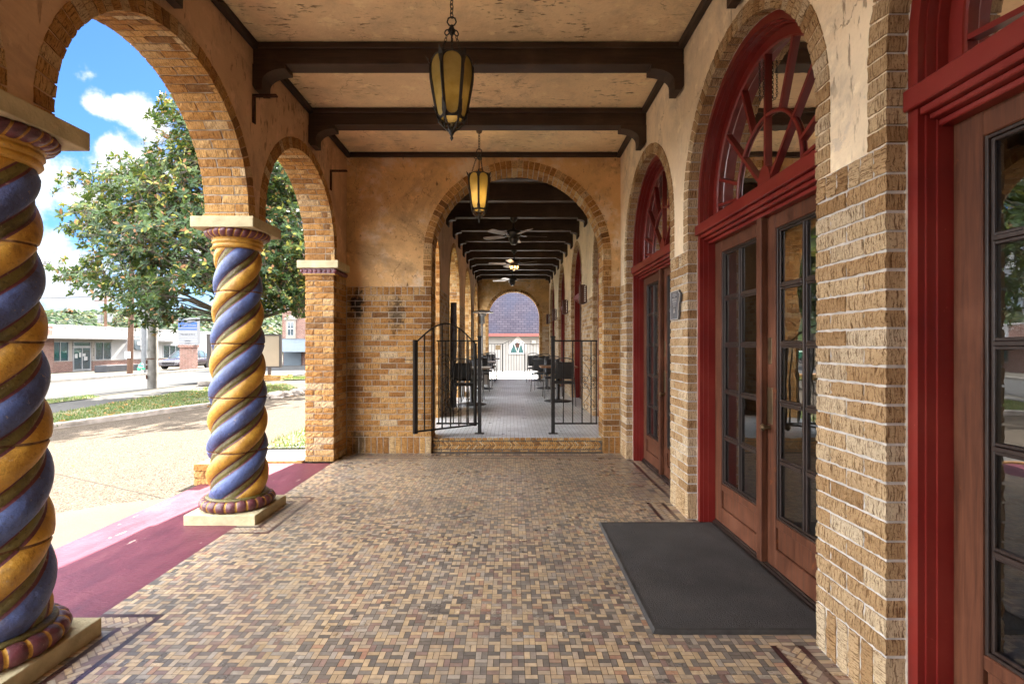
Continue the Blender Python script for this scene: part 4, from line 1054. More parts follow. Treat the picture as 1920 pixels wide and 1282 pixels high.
# ------------------------------------------------------------------ ceiling fans
M_FAN = simple('fan_metal', (.022, .020, .020), .4, .3, 20, .3)
M_BLADE = simple('fan_blade', (.20, .15, .12), .45, .3, 12, 0, .5, 0, 40, 0, (.3, 3, 1))
M_LAMP = m_emit('fan_lamp_glow', (1.0, .50, .16), .35)
def fan(x, y, label, rot, lit):
    t = thing('ceiling_fan', label, 'fan', (x, y, 3.65), 'black ceiling fans on the terrace')
    zh = 3.335
    mb = MB(); mb.lathe([(.02, 3.57), (.055, 3.60), (.07, 3.649)], (x, y, 0), 16); mb.cyl((x, y, 3.44), (x, y, 3.58), .014, n=8)
    mb.build('rod', M_FAN, t)
    mb = MB(); mb.lathe([(.07, zh-.05), (.085, zh-.03), (.125, zh-.01), (.145, zh+.05), (.14, zh+.07), (.10, zh+.085), (.055, zh+.10), (.03, zh+.13)], (x, y, 0), 20); mb.build('motor', M_FAN, t)
    mb = MB(); mb.lathe([(.02, zh-.165), (.05, zh-.16), (.075, zh-.12), (.095, zh-.07), (.10, zh-.052), (.06, zh-.05)], (x, y, 0), 20)
    mb.build('light_kit', M_FAN, t)
    if lit:
        mb = MB()
        for k in range(8):
            a = k*PI/4+.2; n = V((math.cos(a), math.sin(a), 0)); tt = V((-n.y, n.x, 0)); c = V((x, y, zh-.098))+n*.092
            mb.obox(c, tt*.022, n*.004, V((n.x*.012, n.y*.012, .030)))
        mb.build('lamp_pane', M_LAMP, t)
        li = bpy.data.lights.new('fan_light', 'POINT'); li.energy = .4; li.color = (1, .6, .3); li.shadow_soft_size = .05
        lo = bpy.data.objects.new('fan_light', li); COL.objects.link(lo); lo.location = (x, y, zh-.22); adopt(lo, t)
    for k in range(5):
        a = rot+k*2*PI/5; n = V((math.cos(a), math.sin(a), 0)); tt = V((-n.y, n.x, 0)); up = V((0, 0, 1))
        mb = MB(); mb.bar(V((x, y, zh+.0))+n*.10, V((x, y, zh-.005))+n*.24, .03, .010, 0)
        ti = (tt+up*.22).normalized(); nn = n.cross(ti)
        pts = [(.20, .045), (.24, .058), (.55, .068), (.60, .055), (.615, 0), (.60, -.055), (.55, -.068), (.24, -.058), (.20, -.045)]
        f = lambda d: (lambda p: V((x, y, zh-.004))+n*p[0]+ti*p[1]+nn*d)
        mb.prism(pts, f(.005), f(-.003), 1); mb.build('blade', [M_FAN, M_BLADE], t)
fan(.06, 9.28, 'black ceiling fan nearest, with its unlit lamp under the beams', R(10), False)
fan(.09, 12.45, 'middle black ceiling fan with the glowing orange lamp panes', R(40), True)
fan(.06, 15.62, 'farthest black ceiling fan just above the far end arch', R(25), False)

# ------------------------------------------------------------------ sconces
M_SC = simple('rusty_sconce_metal', (.085, .035, .024), .65, .3, 20, .2)
M_HOLE = m_emit('sconce_glow', (1, .86, .7), .09)
for i, (y, l) in enumerate(((9.36, 'largest brown box sconce nearest on the terrace wall'), (12.4, 'second brown box sconce along the terrace wall'), (15.4, 'third brown box sconce along the terrace wall'), (17.98, 'smallest brown box sconce in the far terrace corner'))):
    t = thing('wall_sconce', l, 'sconce', (TR, y, 2.28), 'brown perforated sconces on the terrace wall')
    mb = MB(); mb.box(TR-.125, TR-.03, y-.10, y+.10, 2.11, 2.45); mb.box(TR-.0295, TR-.001, y-.09, y+.09, 2.125, 2.435); mb.build('body', M_SC, t, bevel=.006)
    mb = MB()
    for k in range(8): mb.box(TR-.041, TR-.035, y-.1025, y-.0995, 2.148+k*.037, 2.160+k*.037)
    mb.build('light_slots', M_HOLE, t)

# ------------------------------------------------------------------ iron gate and fence panels at the wide arch
M_GATE = simple('black_gate_iron', (.016, .014, .013), .5, .4, 30, .2, .4)
def scroll(mb, c, ex, ez, r, turns, sg, rad=.0035):
    c = V(c); pts = []
    for k in range(26):
        u = k/25; a = turns*2*PI*u; q = r*(1-.72*u)
        pts.append(c+V(ex)*(sg*q*math.cos(a))+V(ez)*(q*math.sin(a)))
    mb.tube(pts, rad, 5)
def medallion(mb, x0, x1, z0, z1, P):
    """wrought ornament between two bars: P(s,z)"""
    xm = (x0+x1)/2; w = (x1-x0)/2; H = z1-z0
    ex = (V(P(1, 0))-V(P(0, 0))); ez = V((0, 0, 1)); r = w*.52
    for sg in (-1, 1):
        for (zz, d) in ((z1, -1), (z0, 1)):
            scroll(mb, P(xm+sg*w*.52, zz), ex, ez*(-d), r, 1.15, sg, .0035)
        for zz in (z0+H*.5+.04, z0+H*.5-.04):
            scroll(mb, P(xm+sg*w*.52, zz), ex, ez*(1 if zz > z0+H/2 else -1), r*.9, 1.2, sg, .0035)
        pts = [V(P(xm+sg*w*(.98*abs(math.cos(PI*u)) ** 1.0 if True else 0)*.96+0, z0+.04+(H-.08)*u)) for u in [q/16 for q in range(17)]]
        pts = [V(P(xm+sg*w*.9*(1-abs(math.sin(2*PI*u)))*.9, z0+.05+(H-.10)*u)) for u in [q/24 for q in range(25)]]
        mb.tube(pts, .0032, 5)
FY = 6.86
def post(x, y, name_parent, h=1.28):
    mb = MB(); mb.box(x-.024, x+.024, y-.024, y+.024, TZ+.006, TZ+h); mb.box(x-.030, x+.030, y-.030, y+.030, TZ+h+.0005, TZ+h+.02); mb.box(x-.06, x+.06, y-.05, y+.05, TZ+.0005, TZ+.008)
    return mb.build('post', M_GATE, name_parent, bevel=.002)
# fixed panels
def panel(label, xa, xb, px, bars, orn):
    t = thing('iron_fence_panel', label, 'fence', (px, FY, TZ), 'black iron fence panels under the wide arch')
    post(px, FY, t)
    for z in (1.225, .125): mb = MB(); mb.box(xa, xb, FY-.010, FY+.010, TZ+z, TZ+z+.02); mb.build('rail', M_GATE, t)
    for x in bars:
        mb = MB(); mb.box(x-.007, x+.007, FY-.007, FY+.007, TZ+.1455, TZ+1.2245); mb.build('baluster', M_GATE, t)
    mb = MB(); medallion(mb, orn[0], orn[1], TZ+.36, TZ+1.0, lambda s, z: (s, FY, z)); mb.build('scrollwork', M_GATE, t)
panel('right iron fence panel with scrollwork, fixed between its post and the arch jamb', .5925, EC+ER-.003, .568, [.705, .83, .955, 1.075, 1.145], (.955, 1.145))
panel('left iron fence panel fixed behind the open gate', EC-ER+.003, -.4345, -.41, [-.955, -.86, -.76, -.66, -.56, -.475], (-.95, -.66))
# open gate leaf
gx, gy = -.455, FY-.03; ang = math.atan2(6.25-gy, -1.165-gx)
t = thing('iron_gate', 'arched black iron gate leaf standing open against the brick wall', 'gate', (gx, gy, TZ))
d = V((math.cos(ang), math.sin(ang), 0)); GW = .905
GP = lambda s, z: V((gx, gy, TZ+z))+d*s
mb = MB()
mb.bar(GP(.016, .11), GP(.016, 1.20), .032, .032, up=d); mb.bar(GP(GW, .10), GP(GW, 1.24), .045, .045, up=d)
mb.bar(GP(.033, .125), GP(GW-.024, .125), .02, .02)
arc = []
for k in range(19):
    u = k/18; arc.append(GP(.02+(GW-.02)*u, 1.20+.25*math.sin(PI*u)))
mb.tube(arc, .0105, 6)
mb.build('frame', M_GATE, t)
for k in range(1, 7):
    u = k/7; s = .02+(GW-.02)*u
    mb = MB(); mb.bar(GP(s, .136), GP(s, 1.195+.25*math.sin(PI*u)), .013, .013, up=d); mb.build('baluster', M_GATE, t)
mb = MB(); q = GP(GW, 1.0); mb.bar(q, q+V((-.13, -.02, 0)), .008); mb.build('latch', M_GATE, t)
mb = MB(); medallion(mb, .27, .52, .36, 1.0, GP); mb.build('scrollwork', M_GATE, t)

# ------------------------------------------------------------------ end gate and panels beyond the far arch
GY = 21.3
t = thing('end_gate', 'small arched iron gate closed across the far end of the terrace', 'gate', (.14, GY, TZ))
def bars(mb, xs, top, P0=.10):
    for x in xs: mb.box(x-.007, x+.007, GY-.007, GY+.007, TZ+P0, TZ+top(x))
mb = MB(); xs = [-.30+.111*k for k in range(9)]
mb.box(-.345, -.30, GY-.02, GY+.02, TZ, TZ+1.26); mb.build('gate_post', M_GATE, t); mb = MB(); mb.box(.575, .62, GY-.02, GY+.02, TZ, TZ+1.26); mb.build('gate_post', M_GATE, t)
mb = MB(); top = lambda x: 1.24+.17*math.sin(PI*min(1, max(0, (x+.30)/.875)))
bars(mb, xs[1:-1], top); mb.tube([(x, GY, TZ+top(x)) for x in [-.30+.875*k/12 for k in range(13)]], .011, 6); mb.box(-.299, .574, GY-.008, GY+.008, TZ+.09, TZ+.105); mb.build('leaf', M_GATE, t)
for (a, b, l, sg) in ((-1.2, -.35, 'plain iron fence panel left of the small end gate, carrying a brown sign', 1), (.625, 1.38, 'plain iron fence panel right of the small end gate', 0)):
    t = thing('end_fence', l, 'fence', (a, GY, TZ), 'plain iron fence panels beside the end gate')
    mb = MB(); n = int((b-a)/.11)
    bars(mb, [a+(b-a)*(k+.5)/n for k in range(n)], lambda x: 1.235); mb.box(a, b, GY-.009, GY+.009, TZ+1.236, TZ+1.255); mb.box(a, b, GY-.009, GY+.009, TZ+.08, TZ+.099); mb.build('bars', M_GATE, t)
M_BSIGN = simple('brown_sign', (.20, .14, .075), .6)
mb = MB(); mb.box(-.62, -.40, GY-.035, GY-.012, TZ+1.0, TZ+1.19); tag(mb.build('gate_sign', M_BSIGN, bevel=.004), 'small blank brown square sign hung on the far iron fence', 'sign')

# ------------------------------------------------------------------ terrace furniture
M_TOP = simple('laminate_tabletop', (.30, .27, .24), .3, .15, 10)
M_TOPW = simple('brown_tabletop', (.22, .12, .065), .4, .2, 10)
M_PED = simple('black_pedestal', (.018, .017, .017), .45, .3, 20, .2)
M_VIN = simple('black_vinyl', (.016, .015, .016), .45, .3, 14, 0, .5, .2, 60)
M_TUBE = simple('dark_chrome_tube', (.10, .095, .09), .3, .3, 20, .7)
def table(x, y, label, top):
    t = thing('cafe_table', label, 'table', (x, y, TZ), 'square pedestal tables on the terrace')
    mb = MB(); mb.box(x-.38, x+.38, y-.38, y+.38, TZ+.715, TZ+.745); mb.build('tabletop', top, t, bevel=.006, seg=2)
    mb = MB(); mb.lathe([(.29, 0), (.29, .012), (.20, .03), (.07, .045), (.04, .06), (.04, .68), (.06, .69), (.15, .7145)], (x, y, TZ+.0005), 24); mb.build('pedestal', M_PED, t)
    return t
tl = [(-.77, 10.25, 'nearest table on the left side, behind the empty black chair', M_TOP), (-.76, 14.0, 'middle table on the left side beside the heater', M_TOP), (-.74, 17.3, 'farthest table on the left side', M_TOP),
      (1.0, 10.85, 'nearest brown topped table on the right side', M_TOPW), (1.0, 14.1, 'middle table on the right side by the red doors', M_TOP), (.98, 17.2, 'farthest table on the right side near the corner sconce', M_TOP)]
for a in tl: table(a[0], a[1], 'square black pedestal '+a[2], a[3])
def chair(label):
    t = thing('stacking_chair', label, 'chair', (0, 0, 0), 'black stacking chairs on the terrace')
    def rel(o): return o
    mb = MB(); mb.box(-.20, .20, -.20, .20, .43, .475); mb.build('seat', M_VIN, t, bevel=.018, seg=3)
    mb = MB()
    pts = []
    P = [[(x*.175*(1-.10*v), -.195-.10*v-.012*(1-x*x), .53+.33*v) for v in [j/6 for j in range(7)]] for x in [i/4-1 for i in range(9)]]
    Q = [[(a, b-.035, c) for (a, b, c) in row] for row in P]
    mb.grid(P); mb.grid(Q[::-1])
    mb.grid([P[0], Q[0]]); mb.grid([Q[-1], P[-1]]); mb.grid([[r[-1] for r in P], [r[-1] for r in Q]]); mb.grid([[r[0] for r in Q], [r[0] for r in P]])
    mb.build('backrest', M_VIN, t, recalc=True)
    for sg in (-1, 1):
        mb = MB(); mb.tube([(sg*.215, .215, 0), (sg*.205, .20, .42), (sg*.20, .17, .43), (sg*.20, -.18, .425)], .011, 8); mb.build('leg', M_TUBE, t)
        mb = MB(); mb.tube([(sg*.225, -.26, 0), (sg*.205, -.20, .43), (sg*.198, -.215, .52), (sg*.175, -.30, .84)], .011, 8); mb.build('leg', M_TUBE, t)
    mb = MB(); mb.tube([(-.175, -.30, .84)]+[(.175*math.cos(PI-PI*k/10), -.30-.018*math.sin(PI*k/10), .84+.095*math.sin(PI*k/10) ** .6) for k in range(1, 10)]+[(.175, -.30, .84)], .011, 8)
    mb.build('back_frame', M_TUBE, t)
    return t
cl = [(-.88, 9.62, 0, 'black chair with its back to the camera at the nearest left table'), (-.80, 10.95, PI, 'black chair on the far side of the nearest left table'),
      (-.78, 13.35, .1, 'black chair on the near side of the middle left table'), (-.74, 14.7, PI, 'black chair on the far side of the middle left table'),
      (-.72, 16.65, 0, 'black chair on the near side of the farthest left table'), (-.70, 17.95, PI, 'black chair on the far side of the farthest left table'),
      (1.03, 10.12, 0, 'black chair with its back to the camera at the nearest right table'), (.97, 11.6, PI, 'black chair on the far side of the nearest right table'),
      (.80, 13.35, -.25, 'black chair turned slightly at the middle right table'), (1.0, 14.85, PI, 'black chair on the far side of the middle right table'),
      (.78, 16.5, -.2, 'black chair on the near side of the farthest right table')]
c0 = chair(cl[0][3])
c0.location = (cl[0][0], cl[0][1], TZ); c0.rotation_euler = (0, 0, cl[0][2])
for (x, y, a, l) in cl[1:]: dup(c0, (x, y, TZ), l, a)
# patio heater
M_STEEL = simple('brushed_steel', (.52, .52, .53), .35, .1, 20, .9)
t = thing('patio_heater', 'tall steel patio heater with a round dome beside the arcade', 'heater', (-1.0, 15.6, TZ))
hx, hy = -.86, 15.6
mb = MB(); mb.lathe([(.22, 0), (.22, .05), (.20, .06), (.20, .75), (.17, .80), (.03, .82)], (hx, hy, TZ), 24); mb.build('base', M_STEEL, t)
mb = MB(); mb.cyl((hx, hy, TZ+.8), (hx, hy, TZ+1.85), .03, n=14); mb.build('pole', M_STEEL, t)
mb = MB(); mb.lathe([(.06, 1.83), (.085, 1.86), (.085, 2.06), (.13, 2.08), (.13, 2.14), (.02, 2.15)], (hx, hy, TZ), 20); mb.build('burner', M_STEEL, t)
mb = MB(); mb.lathe([(.36, 2.165), (.34, 2.19), (.18, 2.235), (.05, 2.25), (.001, 2.25)], (hx, hy, TZ), 32, capb=False); mb.lathe([(.36, 2.164), (.33, 2.168), (.1, 2.19), (.001, 2.19)], (hx, hy, TZ), 32, capb=False); mb.build('dome', M_STEEL, t)
# rolled vinyl curtain against the first terrace pier
mb = MB(); P = []
for i in range(40):
    z = TZ+.02+1.95*i/39; row = []
    for j in range(14):
        a = 2*PI*j/14; r_ = .055*(1+.35*noise.noise(V((math.cos(a)*2, math.sin(a)*2, z*4)))+.12*math.sin(3*a+z*5)); row.append((-1.06+r_*math.cos(a), 9.6+r_*math.sin(a), z))
    P.append(row)
mb.grid(P, closev=True); mb.face(P[-1]); mb.face(P[0][::-1])
M_PLAST = simple('rolled_plastic', (.06, .06, .085), .2, .5, 12, 0, .8)
tag(mb.build('rolled_curtain', M_PLAST, recalc=True), 'rolled dark plastic curtain standing against the first terrace pier', 'curtain')

# ------------------------------------------------------------------ white house beyond the end gate
M_WHITE = simple('white_render', (.33, .315, .295), .8, .06, 3)
def m_shingle():
    t = NT('purple_shingle'); co = t.coord((1, 1, 1)); sx = t.nt.nodes.new('ShaderNodeSeparateXYZ'); t.put(sx.inputs[0], co)
    cb = t.nt.nodes.new('ShaderNodeCombineXYZ'); t.put(cb.inputs[0], sx.outputs[0]); t.put(cb.inputs[1], sx.outputs[2])
    b = t.nt.nodes.new('ShaderNodeTexBrick'); t.put(b.inputs['Vector'], cb.outputs[0]); b.inputs['Scale'].default_value = 1; b.inputs['Brick Width'].default_value = .3; b.inputs['Row Height'].default_value = .13; b.inputs['Mortar Size'].default_value = .012
    b.inputs['Color1'].default_value = (.048, .042, .055, 1); b.inputs['Color2'].default_value = (.066, .058, .072, 1); b.inputs['Mortar'].default_value = (.022, .02, .03, 1)
    c = t.mix(t.math('MULTIPLY', t.step(t.noise(t.coord((1, 1, .25)), .8, 4), .45, .7), .5), b.outputs[0], (.036, .042, .066))
    t.set(Base_Color=c, Roughness=.95); t.bsdf.inputs['Specular IOR Level'].default_value = .02; t.bump(b.outputs[1], -.6, .03); return t.mat
t = thing('white_house', 'white house with a steep purple shingle roof seen through the far arch', 'house', (.3, 29, 0))
mb = MB(); mb.box(-9, 9, 28, 36, -.1, 2.08); mb.build('wall', M_WHITE, t)
mb = MB(); mb.prism([(-.35, 2.02), (4.0, 7.2), (8.35, 2.02), (8.3, 1.92), (-.35, 1.92)], lambda p: (9.4, 28+p[0], p[1]), lambda p: (-9.4, 28+p[0], p[1])); mb.build('roof', m_shingle(), t, recalc=True)
M_RTRIM = simple('red_trim', (.30, .08, .07), .6)
mb = MB(); mb.box(-9.42, 9.42, 27.60, 27.645, 1.86, 2.0); mb.build('gutter', M_RTRIM, t)
M_TEAL = simple('teal_glass', (.05, .13, .13), .2, .2, 6)
f = lambda y: (lambda p: (p[0], y, p[1]))
mb = MB(); mb.prism([(-.10, .90), (.82, .90), (.90, 1.36), (.60, 1.68), (.41, 1.92), (.22, 1.68), (-.08, 1.36)], f(27.995), f(27.94)); wd = mb.build('window', simple('white_trim', (.62, .6, .58), .6, .05), t, recalc=True)
mb = MB(); mb.prism([(.0, .97), (.72, .97), (.56, 1.49), (.19, 1.49)], f(27.939), f(27.925)); mb.build('pane', M_TEAL, wd, recalc=True)
mb = MB(); mb.bar((.20, 27.918, 1.47), (.385, 27.918, .975), .045, .012, up=(0, 1, 0)); mb.bar((.55, 27.917, 1.47), (.40, 27.917, .975), .045, .012, up=(0, 1, 0)); mb.build('mullion', wd.data.materials[0], wd)
mb = MB(); mb.prism([(.375+.11*math.cos(2*PI*k/14), 1.38+.14*math.sin(2*PI*k/14)) for k in range(14)], f(27.909), f(27.90)); mb.build('vent_disc', M_SC, wd, recalc=True)
mb = MB(); mb.box(1.15, 1.38, 27.88, 27.999, 1.45, 1.65); mb.build('vent', M_STEEL, t)
EXPO = 4.35; SKYS = .05
# ------------------------------------------------------------------ ground and paving outside
def zg(x):
    if x > -3: return 0.0
    return -.02*(min(-x, 60)-3)
def m_ground():
    t = NT('pale_lot_concrete'); co = t.coord(); n = t.noise(co, .35, 6, .6); f = t.noise(co, 7, 5)
    c = t.ramp(n, [(.3, (.055, .050, .042)), (.7, (.078, .071, .061))]); c = t.mix(t.math('MULTIPLY', t.step(f, .5, .7), .3), c, (.075, .064, .05))
    t.bsdf.inputs['Specular IOR Level'].default_value = .03; t.set(Base_Color=c, Roughness=.95); return t.mat
xs = [-1500, -400, -120, -60, -45, -34, -27, -21, -13, -10, -8, -5, -3.06, -2.2, 3, 12, 60, 400, 1500]; ys = [-900, -200, -40, -5, 10, 22, 40, 80, 160, 400, 1500]
mb = MB(); mb.grid([[(x, y, zg(x)-.035) for y in ys] for x in xs], sm=False); tag(mb.build('ground', m_ground()), kind='structure')
def sheet(name, poly, dz, mat, kind='structure', sub=None, parent=None):
    mb = MB(); mb.face([(x, y, zg(x)+dz) for (x, y) in poly])
    if (V(mb.v[1])-V(mb.v[0])).cross(V(mb.v[2])-V(mb.v[0])).z < 0: mb.f[0] = mb.f[0][::-1]
    o = mb.build(name, mat); return tag(o, kind=kind)
def m_aggr():
    t = NT('exposed_aggregate'); co = t.coord()
    v = t.nt.nodes.new('ShaderNodeTexVoronoi'); t.put(v.inputs['Vector'], co); v.inputs['Scale'].default_value = 75
    rv = t.n('SeparateColor', 0, Color=v.outputs['Color'])
    c = t.ramp(rv, [(0, (.017, .0125, .0095)), (.25, (.041, .032, .025)), (.6, (.066, .053, .042)), (1, (.108, .093, .077))])
    c = t.mix(t.step(v.outputs['Distance'], .45, .75), c, (.085, .069, .052))
    c = t.mix(t.math('MULTIPLY', t.step(t.noise(co, .8, 5), .45, .7), .35), c, (.07, .056, .041))
    sx = t.nt.nodes.new('ShaderNodeSeparateXYZ'); t.put(sx.inputs[0], co)
    d1 = t.math('ABSOLUTE', t.math('SUBTRACT', t.math('ADD', sx.outputs[1], t.math('MULTIPLY', sx.outputs[0], .55)), 2.9))
    d2 = t.math('ABSOLUTE', t.math('SUBTRACT', t.math('ADD', sx.outputs[1], t.math('MULTIPLY', sx.outputs[0], .2)), 9.3))
    c = t.mix(t.math('SUBTRACT', 1.0, t.step(t.math('MINIMUM', d1, d2), .006, .014)), c, (.035, .03, .025))
    t.set(Base_Color=c, Roughness=.95); t.bsdf.inputs['Specular IOR Level'].default_value = .03; t.bump(v.outputs['Distance'], .5, .01); return t.mat
M_CONC = simple('concrete_slab', (.070, .060, .047), .9, .14, 1.5, bump=.3, bscale=60)
M_WALK = simple('sidewalk_concrete', (.070, .067, .063), .9, .14, 1.2, bump=.3, bscale=60)
M_ROAD = simple('sun_bleached_asphalt', (.046, .0458, .0455), .92, .12, .7, bump=.3, bscale=40)
sheet('driveway', [(-3.031, -14), (-3.031, 5.92), (-3.34, 6.8), (-3.4, 9), (-3.3, 30), (-6.0, 30), (-6.1, 16.6), (-6.25, 15.2), (-7.2, 11.8), (-8.06, 8.92), (-8.5, 6), (-8.9, 0), (-9.2, -14)], -.012, m_aggr())
sheet('apron', [(-3.0312, 4.6), (-3.4, 4.46), (-3.75, 4.19), (-4.3, 3.5), (-4.75, 2.5), (-5.0, 0), (-5.1, -8), (-3.0312, -8)], -.006, M_CONC)
sheet('sidewalk', [(-10.05, -10), (-9.85, 11), (-10.3, 14.2), (-10.75, 18.5), (-11.2, 34), (-12.6, 34), (-12.1, 15), (-11.9, -10)], .002, M_WALK)
sheet('road', [(-13, -60), (-13, 160), (-21.5, 160), (-21.5, -60)], -.02, M_ROAD)
# road markings hardly show; kerb on the far side
M_KERB = simple('kerb_concrete', (.2, .185, .165), .9, .2, 3, bump=.4, bscale=40)
mb = MB(); mb.box(-21.75, -21.5, -40, 120, zg(-21.5)-.1, zg(-21.5)+.11); tag(mb.build('far_kerb', M_KERB), kind='structure')
def m_grass():
    t = NT('lawn_soil'); co = t.coord(); n = t.noise(co, 1.3, 6, .6); f = t.noise(co, 22, 5)
    c = t.ramp(n, [(.3, (.045, .065, .022)), (.5, (.075, .09, .03)), (.68, (.15, .115, .055))]); c = t.mix(t.math('MULTIPLY', t.step(f, .5, .7), .5), c, (.20, .17, .08))
    t.set(Base_Color=c, Roughness=.95); t.bump(f, .7, .04); return t.mat
M_SOIL = m_grass()
def inpoly(p, poly):
    x, y = p; r = False; j = len(poly)-1
    for i in range(len(poly)):
        xi, yi = poly[i]; xj, yj = poly[j]
        if (yi > y) != (yj > y) and x < (xj-xi)*(y-yi)/(yj-yi)+xi: r = not r
        j = i
    return r
LAWN = [(-8.02, 8.92), (-7.16, 11.8), (-6.35, 15.0), (-6.9, 16.8), (-8.4, 19.2), (-10.9, 21), (-10.72, 18.4), (-10.28, 14.1), (-9.83, 11), (-9.95, -10), (-9.1, -10), (-8.85, 0), (-8.46, 6)]
VERGE = [(-12.15, 10), (-12.2, 15.3), (-12.95, 15.8), (-12.95, 10)]
SIDE = [(-2.42, 6.755), (-1.52, 6.82), (-1.52, 19), (-3.2, 19), (-3.38, 9), (-3.27, 6.755)]
FARG = [(-8.2, 22.6), (-10.0, 22.3), (-10.2, 24.2), (-8.6, 25)]
for nme, poly, dz in (('lawn', LAWN, .03), ('verge', VERGE, .01), ('side_lawn', SIDE, .015), ('corner_grass', FARG, .01)): sheet(nme, poly, dz, M_SOIL)
def m_blade(name, a, b):
    t = NT(name); r = t.n('ObjectInfo', 3); at = t.n('Attribute', 2, {'attribute_name': 'rnd', 'attribute_type': 'GEOMETRY'})
    c = t.ramp(at, [(0, a), (.75, b), (.92, (.26, .21, .09)), (1, (.30, .25, .12))]); t.set(Base_Color=c, Roughness=.6)
    tl = t.nt.nodes.new('ShaderNodeBsdfTranslucent'); t.put(tl.inputs[0], c); mx = t.nt.nodes.new('ShaderNodeMixShader'); mx.inputs[0].default_value = .35
    t.nt.links.new(t.bsdf.outputs[0], mx.inputs[1]); t.nt.links.new(tl.outputs[0], mx.inputs[2]); t.nt.links.new(mx.outputs[0], t.out.inputs[0]); return t.mat
M_BLD = m_blade('grass_blade', (.035, .075, .012), (.10, .155, .03))
mb = MB()
def blades(poly, n, h, dz, dens=None):
    x0 = min(p[0] for p in poly); x1 = max(p[0] for p in poly); y0 = min(p[1] for p in poly); y1 = max(p[1] for p in poly); k = 0
    while k < n:
        x, y = rr(x0, x1), rr(max(y0, 5), y1)
        if not inpoly((x, y), poly): k += .1; continue
        k += 1
        if noise.noise(V((x*.8, y*.8, 3))) < -.22 and random.random() < .75: continue
        z = zg(x)+dz; hh = h*rr(.5, 1.3); a = rr(0, PI); w = .006+.004*random.random()
        e = V((math.cos(a)*w, math.sin(a)*w, 0)); tp = V((x+rr(-.5, .5)*hh, y+rr(-.5, .5)*hh, z+hh))
        mb.face([V((x, y, z))-e, V((x, y, z))+e, tp], 0, r=random.random())
blades(LAWN, 24000, .055, .028); blades(VERGE, 2500, .07, .008); blades(SIDE, 9000, .075, .012); blades(FARG, 2500, .09, .008)
tag(mb.build('grass', M_BLD, attr='r'), kind='stuff', label='short patchy green grass of the lawn strips', cat='grass')
# fallen leaves
M_LEAFB = simple('fallen_leaf', (.22, .105, .035), .8, .5, 60)
mb = MB()
def litter(poly, n, dz, s=.05):
    x0 = min(p[0] for p in poly); x1 = max(p[0] for p in poly); y0 = min(p[1] for p in poly); y1 = max(p[1] for p in poly); k = 0
    while k < n:
        k += .5; x, y = rr(x0, x1), rr(max(y0, 4.6), y1)
        if not inpoly((x, y), poly): continue
        k += .5; a = rr(0, 2*PI); l = s*rr(.5, 1.4); z = zg(x)+dz+rr(0, .012)
        d = V((math.cos(a), math.sin(a), rr(-.2, .3)))*l; e = V((-math.sin(a), math.cos(a), rr(-.3, .3)))*l*.38; c = V((x, y, z))
        mb.face([c-d, c-d*.2-e, c+d, c-d*.2+e])
litter(LAWN, 900, .05, .06); litter([(-3.2, 5), (-3.3, 12), (-7, 12.5), (-8, 9), (-6, 4.5)], 30, .0, .035); litter([(-3.3, 6.85), (-2.45, 6.85), (-2.45, 7.6), (-3.2, 7.5)], 55, .05, .05)
litter([(-6.0, 14.2), (-7.4, 12), (-7.1, 11.8), (-5.6, 15.5)], 160, .01, .05)
tag(mb.build('fallen_leaves', M_LEAFB), kind='stuff', label='brown fallen magnolia leaves scattered on lawn and driveway', cat='leaves')
# paver patch beyond the red strip and edging
def m_pav():
    t = NT('grey_paver'); co = t.coord(); b = t.nt.nodes.new('ShaderNodeTexBrick'); t.put(b.inputs['Vector'], co); b.inputs['Scale'].default_value = 1; b.inputs['Brick Width'].default_value = .11; b.inputs['Row Height'].default_value = .055; b.inputs['Mortar Size'].default_value = .003
    b.inputs['Color1'].default_value = (.028, .026, .024, 1); b.inputs['Color2'].default_value = (.062, .055, .046, 1); b.inputs['Mortar'].default_value = (.1, .09, .08, 1); t.set(Base_Color=b.outputs[0], Roughness=.8); return t.mat
sheet('paver_path', [(-3.033, 5.995), (-2.395, 5.995), (-2.395, 6.77), (-3.28, 6.77)], -.004, m_pav())
w = MB(); courses(w, (-3.03, 5.925, 0), (1, 0, 0), (0, -1, 0), .635, -.05, .022, dep=.07, nu=4, nv=2); w.box(-3.03, -2.395, 5.932, 5.990, -.1, .0195)
tag(w.build('brick_edging', M_BRICK, attr='r'), 'single row of edging bricks at the far end of the red strip', 'edging')
# low brick stub behind the column
w = MB()
for z in range(3):
    courses(w, (-3.10, 5.03, 0), (1, 0, 0), (0, -1, 0), .21, z*.072-.02, z*.072+.052, ch=.07, odd=z, bl=.2, nu=5, nv=3); courses(w, (-2.89, 5.13, 0), (0, 1, 0), (1, 0, 0), .30, z*.072-.02, z*.072+.052, odd=z, nu=5, nv=3)
    courses(w, (-3.10, 5.43, 0), (0, -1, 0), (-1, 0, 0), .30, z*.072-.02, z*.072+.052, odd=z, nu=5, nv=3)
w.box(-3.09, -2.90, 5.04, 5.43, -.1, .192)
tag(w.build('brick_stub', M_BRICK, attr='r'), 'low stub of a brick kerb behind the twisted column', 'kerb')
